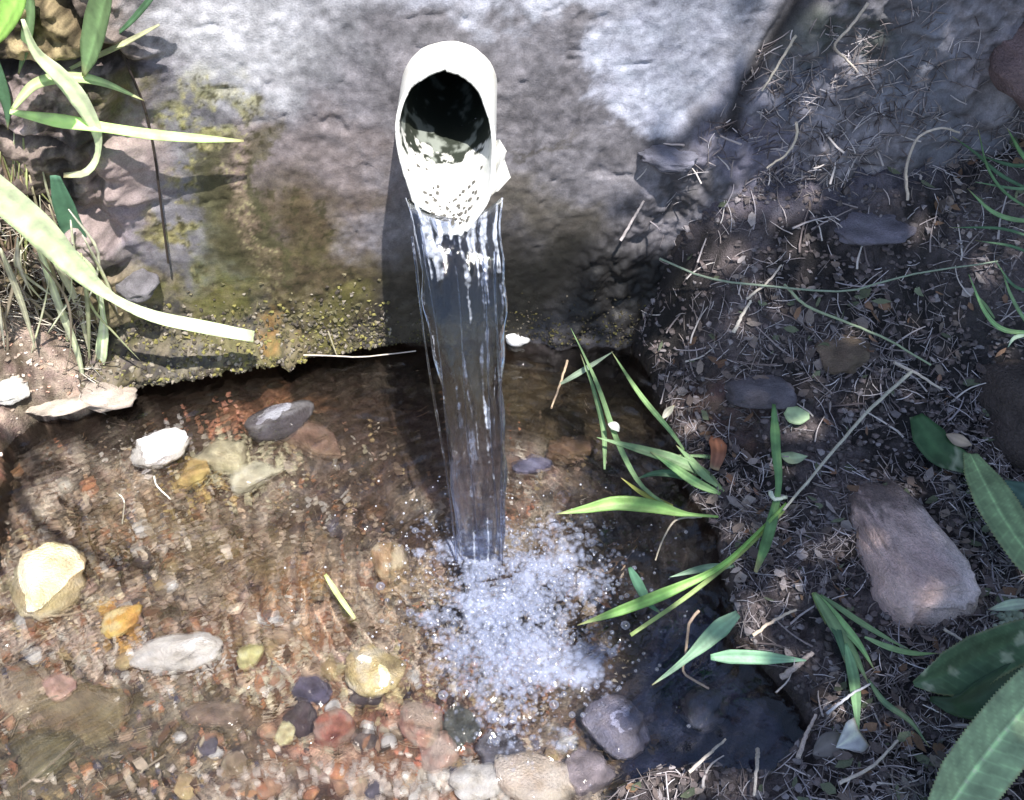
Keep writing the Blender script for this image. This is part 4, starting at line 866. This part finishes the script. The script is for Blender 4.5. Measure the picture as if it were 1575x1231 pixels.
scrap('floating_blade', [(500, 884), (522, 918), (546, 952)], .005, (.60, .66, .32), 'short yellow green blade floating left of the froth', 'grass', 'z', .004, .004, prof=[.6, 1, 1, .6])
# lichen knob at right edge, white crumbs
P = np.array([G3(1552 + random.gauss(0, 9), 955 + random.gauss(0, 14), .004) for _ in range(40)]); V, F = balls(P, RNG.uniform(.0015, .004, 40), I2)
setp(link('lichen', mesh('lichen', V, F, (.38, .44, .34, .8), True, [M_stone])), 'pale green lichen knob below the silvery leaf', 'lichen')

# ------------------------------------------------------------------ twigs, straws and needles
def twig(spec, mode, a_, r, col, name, label, cat='twig', b_=None):
    P = spline(mk_pts(spec, mode, a_, a_ if b_ is None else b_), 18)
    P += RNG.normal(0, r * .18, P.shape); V, F = tube(P, r * np.linspace(1.15, .75, 18), 6)
    return setp(link(name, mesh(name, V, F, (*col, .75), True, [M_twig])), label, cat)
STW = (.52, .46, .40)
TW = [
 ([(1402, 572), (1340, 628), (1275, 702), (1205, 785)], 'g', .03, .0017, (.46, .44, .36), 'straw', 'long straight straw running down left from the boulder'),
 ([(1015, 398), (1090, 428), (1180, 440), (1300, 448), (1370, 430), (1440, 416), (1535, 402)], 'g', .02, .0011, (.26, .32, .24), 'stalk', 'long thin grey green stalk crossing the dark slope'),
 ([(1207, 438), (1240, 470), (1300, 495), (1370, 525), (1432, 562)], 'g', .02, .0014, (.28, .34, .22), 'stalk', 'curved green stalk passing above the brown stone'),
 ([(1396, 308), (1394, 260), (1410, 215), (1445, 197), (1476, 204)], 'g', .03, .0014, STW, 'straw', 'hooked pale straw loop in the upper right'),
 ([(1375, 558), (1405, 572), (1450, 600)], 'g', .02, .0016, STW, 'twig', 'short pale twig crossing the top of the long straw'),
 ([(1128, 512), (1140, 488), (1155, 462)], 'g', .012, .0018, (.62, .56, .48), 'straw', 'thick bright straw leaning in the middle slope'),
 ([(1148, 460), (1180, 435), (1202, 408)], 'g', .012, .0013, STW, 'straw', 'thin straw continuing up right from the thick bright one'),
 ([(1224, 55), (1200, 95), (1172, 140)], 'g', .012, .0013, (.46, .42, .36), 'straw', 'slanting straw beside the wall crack at the top'),
 ([(1335, 5), (1310, 40), (1284, 70), (1302, 92), (1320, 112)], 'g', .012, .0013, STW, 'twig', 'sharply bent pale twig at the top right'),
 ([(1224, 188), (1225, 210), (1212, 235), (1180, 258)], 'g', .016, .0013, (.56, .50, .42), 'straw', 'curved straw hooked over the upper debris'),
 ([(955, 370), (975, 335), (990, 310)], 'g', .014, .0015, (.42, .38, .38), 'twig', 'slanting twig at the dark hollow right of the pipe'),
 ([(873, 555), (862, 590), (848, 628)], 'z', .02, .0013, (.44, .34, .24), 'twig', 'thin brown twig over the water right of the jet'),
 ([(1158, 978), (1190, 955), (1225, 938)], 'g', .012, .0015, (.56, .46, .36), 'twig', 'pale pointed twig right of the pool edge'),
 ([(1203, 1042), (1225, 1025), (1250, 1005)], 'g', .012, .0026, (.40, .33, .30), 'twig', 'stubby thick twig tip above the eroded bank'),
 ([(1228, 1165), (1240, 1130), (1256, 1100)], 'g', .012, .0018, (.50, .42, .38), 'twig', 'upright pale twig at the pool corner lower right'),
 ([(1060, 1188), (1085, 1165), (1115, 1138)], 'g', .016, .0013, STW, 'twig', 'twig reaching into the dark blue water'),
 ([(1166, 1152), (1164, 1180), (1160, 1225)], 'g', .014, .0015, STW, 'twig', 'vertical pale twig at the bottom right of the pool'),
 ([(1290, 1205), (1340, 1180), (1380, 1140)], 'g', .012, .0014, STW, 'twig', 'curved pale twig below the white scrap'),
 ([(1272, 1098), (1310, 1068), (1340, 1052)], 'g', .016, .0012, (.46, .46, .50), 'twig', 'grey twig crossing under the fan shaped tuft'),
 ([(1185, 758), (1192, 768), (1210, 765)], 'g', .03, .002, (.5, .55, .45), 'tendril', 'pale curled tendril on the bent grass stem'),
 ([(1080, 795), (1040, 800), (1020, 830), (1008, 862)], 'z', .025, .001, (.36, .32, .26), 'root', 'thin drooping root under the flat green blade', .004),
 ([(1075, 940), (1060, 960), (1055, 1010), (1052, 1035), (1090, 1060)], 'z', .02, .0013, (.34, .26, .20), 'twig', 'bent brown twig standing in the dark water', .012),
 ([(1452, 968), (1480, 985), (1500, 1000)], 'g', .012, .0012, STW, 'twig', 'short twig above the miner marked leaf'),
 ([(237, 733), (242, 748), (262, 768)], 'z', .001, .0009, (.70, .68, .60), 'rootlet', 'white forked rootlet under the white quartz stone'),
 ([(180, 758), (191, 772), (188, 806)], 'z', -.001, .0007, (.6, .58, .48), 'rootlet', 'white curved rootlet left of the forked one'),
 ([(62, 950), (110, 945), (165, 928)], 'z', -.004, .0008, (.52, .44, .32), 'straw', 'pale straw beneath the round yellow stone'),
 ([(0, 1112), (30, 1092), (90, 1070)], 'z', -.004, .0006, (.42, .36, .28), 'straw', 'thin straw at the lower left over olive stones'),
 ([(30, 1215), (80, 1175), (118, 1140)], 'z', -.006, .0006, (.38, .33, .26), 'straw', 'faint straw in the lower left corner of the pool'),
 ([(215, 1190), (235, 1175), (255, 1162)], 'z', -.004, .0006, (.5, .44, .34), 'straw', 'tiny straw under water at the lower left'),
 ([(1440, 830), (1470, 880), (1472, 895)], 'g', .014, .0012, STW, 'straw', 'short upright straw right of the block stone'),
 ([(400, 548), (440, 546), (520, 548), (560, 549), (640, 540)], 'w', .012, .0009, (.55, .48, .42), 'root', 'pale rootlet lying along the waterline left of the jet'),
 ([(505, 510), (512, 530), (518, 546)], 'w', .012, .0008, (.5, .45, .3), 'root', 'short rootlet hanging to the waterline'),
]
for t_ in TW:
    sp, md, a_, r, c_, nm, lab = t_[:7]; twig(sp, md, a_, r, c_, nm, lab, {'twig': 'twig', 'straw': 'straw', 'stalk': 'stalk', 'tendril': 'tendril', 'root': 'root', 'rootlet': 'root'}[nm], t_[7] if len(t_) > 7 else None)
# loose litter: the larger twigs one by one, the rest as a mat
protoT = []
for i in range(14):
    m = 7; bend = random.uniform(-.10, .10); P = np.stack([np.linspace(-.5, .5, m), bend * (np.linspace(-1, 1, m) ** 2) + RNG.normal(0, .006, m), .06 * np.abs(np.linspace(-1, 1, m)) * random.random() + RNG.normal(0, .004, m)], -1)
    c_ = [(.48, .43, .43), (.28, .24, .24), (.16, .13, .13), (.60, .55, .53), (.34, .31, .34)][i % 5]
    V, F = tube(P, .024 * np.linspace(1.1, .5, m), 5); protoT.append(mesh('loose_twig', V, F, (*c_, .75), True, [M_twig]))
def slope(x, y):
    e = .006; return (bank_h(x + e, y) - bank_h(x - e, y)) / (2 * e), (bank_h(x, y + e) - bank_h(x, y - e)) / (2 * e)
cnt = 0
while cnt < 230:
    px = random.uniform(950, 1575); py = random.uniform(190, 1231); p = cast(px, py)
    if bank_h(np.array([p[0]]), np.array([p[1]]))[0] < .006: continue
    if 1290 < px < 1480 and 690 < py < 950: continue
    s = random.uniform(.018, .048); th_ = random.uniform(0, math.pi); ti_ = random.randrange(14); ori = ['level', 'rising', 'steep', 'upright', 'leaning', 'sloping'][int(th_ / math.pi * 5.999)]
    lab = ('short ' if s < .028 else 'medium ' if s < .038 else 'long ') + ['pale', 'brown', 'dark', 'whitish', 'grey'][ti_ % 5] + f' {ori} loose twig ' + where(px, py, BMARKS)
    if lab in USED: continue
    USED.add(lab)
    gx, gy = slope(np.array([p[0]]), np.array([p[1]])); gx = float(np.clip(gx[0], -1.2, 1.2)); gy = float(np.clip(gy[0], -1.2, 1.2))
    o = link('loose_twig', protoT[ti_]); nv = Vector((-gx, -gy, 1)).normalized(); q = Vector((0, 0, 1)).rotation_difference(nv) @ Matrix.Rotation(th_, 3, 'Z').to_quaternion()
    o.rotation_mode = 'QUATERNION'; o.rotation_quaternion = q; k = random.uniform(.6, 1.2); o.scale = (s, s, min(s, .035) * k); o.location = (p[0], p[1], p[2] + .0028)
    setp(o, lab, 'twig', 'loose dry twigs in the bank litter'); cnt += 1
def mat_of_needles(name, n, gen, lab, lmin, lmax, r0, r1, pal, seed=1):
    rg = np.random.default_rng(seed); P, Nn = gen(n, rg); n = len(P); L_ = rg.uniform(lmin, lmax, n); rr = rg.uniform(r0, r1, n)
    th = rg.uniform(0, 2 * math.pi, n); A = rg.normal(size=(n, 3)); A -= (A * Nn).sum(1)[:, None] * Nn * .85; A /= np.linalg.norm(A, axis=1)[:, None]
    B = np.cross(A, Nn); B /= np.linalg.norm(B, axis=1)[:, None] + 1e-9; Cc = np.cross(A, B); bend = rg.uniform(-.12, .12, n)
    ts = np.linspace(-.5, .5, 4); V = np.zeros((n, 4, 3, 3))
    for i, t in enumerate(ts):
        c0 = P + A * (t * L_)[:, None] + B * (bend * L_ * (t * t * 4 - .3))[:, None]
        for j in range(3):
            q = j * 2.0944; V[:, i, j] = c0 + (B * math.cos(q) + Cc * math.sin(q)) * (rr * (1.1 - abs(t)))[:, None]
    f = []
    for i in range(3):
        for j in range(3): f.append((i * 3 + j, i * 3 + (j + 1) % 3, (i + 1) * 3 + (j + 1) % 3, (i + 1) * 3 + j))
    F = (np.array(f)[None] + (np.arange(n) * 12)[:, None, None]).reshape(-1, 4)
    c = np.array(pal)[rg.integers(0, len(pal), n)] * rg.uniform(.6, 1.25, (n, 1)); c = np.repeat(np.concatenate([c, np.full((n, 1), .8)], 1), 12, 0)
    setp(link(name, mesh(name, V.reshape(-1, 3), F, c, True, [M_twig])), lab, kind='stuff')
def gen_bank(n, rg):
    x = rg.uniform(.0, .66, n); y = rg.uniform(-.56, .08, n); z = bank_h(x, y); dn = fbm(x, y, 14, 3, 801)
    k = (z > .004) & (y < Wl(x) - .003) & (rg.random(n) < np.clip(.58 + 2.0 * dn, .08, 1) * (1 - .75 * blob(*proj(x, y, z), 990, 470, 110, 140)) * (1 - .5 * blob(*proj(x, y, z), 1450, 560, 160, 110))); x, y, z = x[k], y[k], z[k]
    gx, gy = slope(x, y); N_ = np.stack([-gx, -gy, np.ones_like(gx)], -1); N_ /= np.linalg.norm(N_, axis=1)[:, None]
    return np.stack([x, y, z + .0015 + .003 * rg.random(len(x))], -1), N_
NP = [(.26, .23, .24), (.15, .13, .135), (.38, .34, .35), (.09, .075, .08), (.30, .26, .25), (.58, .54, .56)]
mat_of_needles('needle_litter', 21000, gen_bank, 'mat of dry needles and stem bits over the right bank', .006, .028, .00022, .0007, NP, 3)
def gen_wall(n, rg):
    x = rg.uniform(.05, .62, n); z = rg.uniform(.05, .46, n); px_, py_ = proj(x, Wl(x), z)
    e = px_ - np.interp(py_, [-200, 0, 180, 290, 400, 520], [1330, 1215, 1060, 955, 880, 800]); k = (e > 25) & (px_ > 1010 + 90 * rg.random(n)) & (rg.random(n) < .5 + 1.6 * fbm(x, z, 10, 3, 811)); x, z = x[k], z[k]
    y = Wl(x) - wall_d(x, z) - .002; return np.stack([x, y, z], -1), np.tile([0, -1.0, 0], (len(x), 1))
mat_of_needles('clinging_needles', 8000, gen_wall, 'needles and root hairs clinging to the earthy wall face', .006, .030, .0003, .0008, NP, 4)
def flakes(name, n, lab, pal, seed, gen=gen_bank, l0=.003, l1=.010):
    rg = np.random.default_rng(seed); P, N_ = gen(n, rg); n = len(P); N_ = N_ + rg.normal(0, .35, N_.shape); N_ /= np.linalg.norm(N_, axis=1)[:, None]
    A = np.cross(N_, rg.normal(size=(n, 3))); A /= np.linalg.norm(A, axis=1)[:, None]; B = np.cross(N_, A); L_ = rg.uniform(l0, l1, n)[:, None]; W_ = L_ * rg.uniform(.25, .7, (n, 1)); cu = rg.uniform(.05, .4, (n, 1)) * L_
    pt = [(-1, 0, 1), (-.4, 1, .3), (.4, .8, .2), (1, 0, .9), (.3, -.9, .3), (-.5, -.7, .4), (0, 0, 0)]
    V = np.stack([P + A * L_ * a_ * rg.uniform(.7, 1.1, (n, 1)) + B * W_ * b_ * rg.uniform(.6, 1.2, (n, 1)) + N_ * (cu * c_ + .001) for a_, b_, c_ in pt], 1)
    F = (np.array([(i, (i + 1) % 6, 6) for i in range(6)])[None] + (np.arange(n) * 7)[:, None, None]).reshape(-1, 3)
    c = np.array(pal)[rg.integers(0, len(pal), n)] * rg.uniform(.6, 1.2, (n, 1)); c = np.repeat(np.concatenate([c, np.full((n, 1), .8)], 1), 7, 0)
    setp(link(name, mesh(name, V.reshape(-1, 3), F, c, True, [M_twig])), lab, kind='stuff')
flakes('leaf_crumbs', 3200, 'crumbs of dead leaf in the bank litter', [(.14, .11, .10), (.22, .18, .16), (.10, .08, .075), (.32, .28, .27), (.20, .12, .08), (.12, .14, .09)], 21)
def gen_bed(n, rg):
    x = rg.uniform(-.62, .12, n); y = rg.uniform(-.58, -.02, n); z = bed_h(x, y); dn = fbm(x, y, 12, 3, 841); k = rg.random(n) < np.clip(.45 + 1.5 * dn, .05, 1) * (.12 + .88 * smooth(-.10, -.22, y + .10 * smooth(-.3, -.1, x))); x, y, z = x[k], y[k], z[k]
    return np.stack([x, y, z + .003 + .006 * rg.random(len(x))], -1), np.tile([0, 0, 1.0], (len(x), 1))
flakes('sunken_leaf_crumbs', 3600, 'brown leaf crumbs and silt flakes settled on the pool floor', [(.18, .12, .08), (.08, .055, .045), (.28, .20, .14), (.40, .30, .22), (.12, .09, .06), (.66, .56, .44), (.36, .20, .12), (.74, .66, .56)], 31, gen_bed, .002, .009)
mat_of_needles('sunken_needles', 1500, gen_bed, 'fine stems and roots settled on the pool floor', .008, .03, .0003, .0008, [(.30, .2, .13), (.12, .08, .06), (.6, .5, .38)], 32)
def gen_left(n, rg):
    x = rg.uniform(-.62, -.42, n); z = rg.uniform(.0, .22, n); y = Wl(x) - wall_d(x, z) - .003; return np.stack([x, y, z], -1), np.tile([0, -1.0, 0], (n, 1))
mat_of_needles('root_hairs', 1800, gen_left, 'pale roots and dry stems under the left grass clump', .01, .045, .0003, .0009, [(.5, .45, .38), (.3, .24, .2), (.62, .58, .5), (.15, .12, .1)], 5)

# ------------------------------------------------------------------ the tree whose crown shades the right bank (its trunk stands right of the picture)
tr = empty('shade_tree', (1.75, -1.0, 0)); setp(tr, 'leafy tree overhanging the right bank', 'tree')
def add_local(o): o.matrix_parent_inverse = Matrix.Translation(-Vector(tr.location)); return o
V, F = tube(spline([(1.75, -1.0, -.05), (1.72, -1.0, .8), (1.62, -.98, 1.6), (1.5, -1.0, 2.6)], 20), np.linspace(.09, .04, 20), 14)
add_local(link('trunk', mesh('trunk', V, F, (.16, .12, .09, .8), True, [M_stone]), tr))
for q in [[(1.64, -.98, 1.4), (1.3, -1.0, 1.8), (.9, -1.0, 2.0), (.55, -1.1, 2.05)], [(1.6, -1, 1.7), (1.2, -.8, 2.1), (.9, -.6, 2.2)], [(1.6, -1, 1.8), (1.3, -1.3, 2.1), (.9, -1.4, 2.2)]]:
    V, F = tube(spline(q, 14), np.linspace(.035, .008, 14), 8); add_local(link('branch', mesh('branch', V, F, (.16, .12, .09, .8), True, [M_stone]), tr))
def crown(n, rg):
    tx = rg.uniform(.02, 1.5, n); ty = rg.uniform(-1.0, .55, n); h = rg.uniform(1.75, 2.35, n)
    # leaves hang in sprays; a spray lies where the noise is high
    dn = fbm(tx, ty, 5, 3, 901); edge = smooth(.02, .34, tx + .10 * fbm(tx, ty, 7, 3, 905) - .10 * smooth(.05, .35, ty))
    k = (rg.random(n) < edge * np.clip(.95 + .9 * dn + .3 * smooth(.25, .45, tx), .3, 1)); tx, ty, h = tx[k], ty[k], h[k]
    return np.stack([tx - SUND[0] / SUND[2] * h * -1 * -1, ty, h], -1), tx, ty, h
P, tx, ty, h = crown(11000, np.random.default_rng(11))
P[:, 0] = tx + (SUND[0] / SUND[2]) * h; P[:, 1] = ty + (SUND[1] / SUND[2]) * h
n = len(P); rg = np.random.default_rng(12); L_ = rg.uniform(.035, .065, n); th = rg.uniform(0, 6.28, n); A = np.stack([np.cos(th), np.sin(th), rg.normal(0, .35, n)], -1); B = np.cross(A, [0, 0, 1]); B += rg.normal(0, .25, B.shape); B /= np.linalg.norm(B, axis=1)[:, None]
q = [(-.5, 0, 0), (-.15, .26, .04), (.2, .22, .05), (.55, 0, -.06), (.2, -.22, .05), (-.15, -.26, .04)]
Nn = np.cross(A, B); V = np.stack([P + A * (L_ * a_)[:, None] + B * (L_ * b_)[:, None] + Nn * (L_ * c_)[:, None] for a_, b_, c_ in q], 1)
F = (np.array([(0, 1, 2, 3), (0, 3, 4, 5)])[None] + (np.arange(n) * 6)[:, None, None]).reshape(-1, 4)
o = add_local(link('crown', mesh('crown', V.reshape(-1, 3), F, (.07, .13, .04, .5), True, [M_leaf]), tr)); o['kind'] = 'stuff'
for o in bpy.data.objects:
    if o.name.split('.')[0] in ('stream_bed', 'stone', 'pebble', 'gravel', 'pale_gravel', 'sunken_leaf_crumbs', 'sunken_needles'): o.cycles.is_caustics_receiver = True
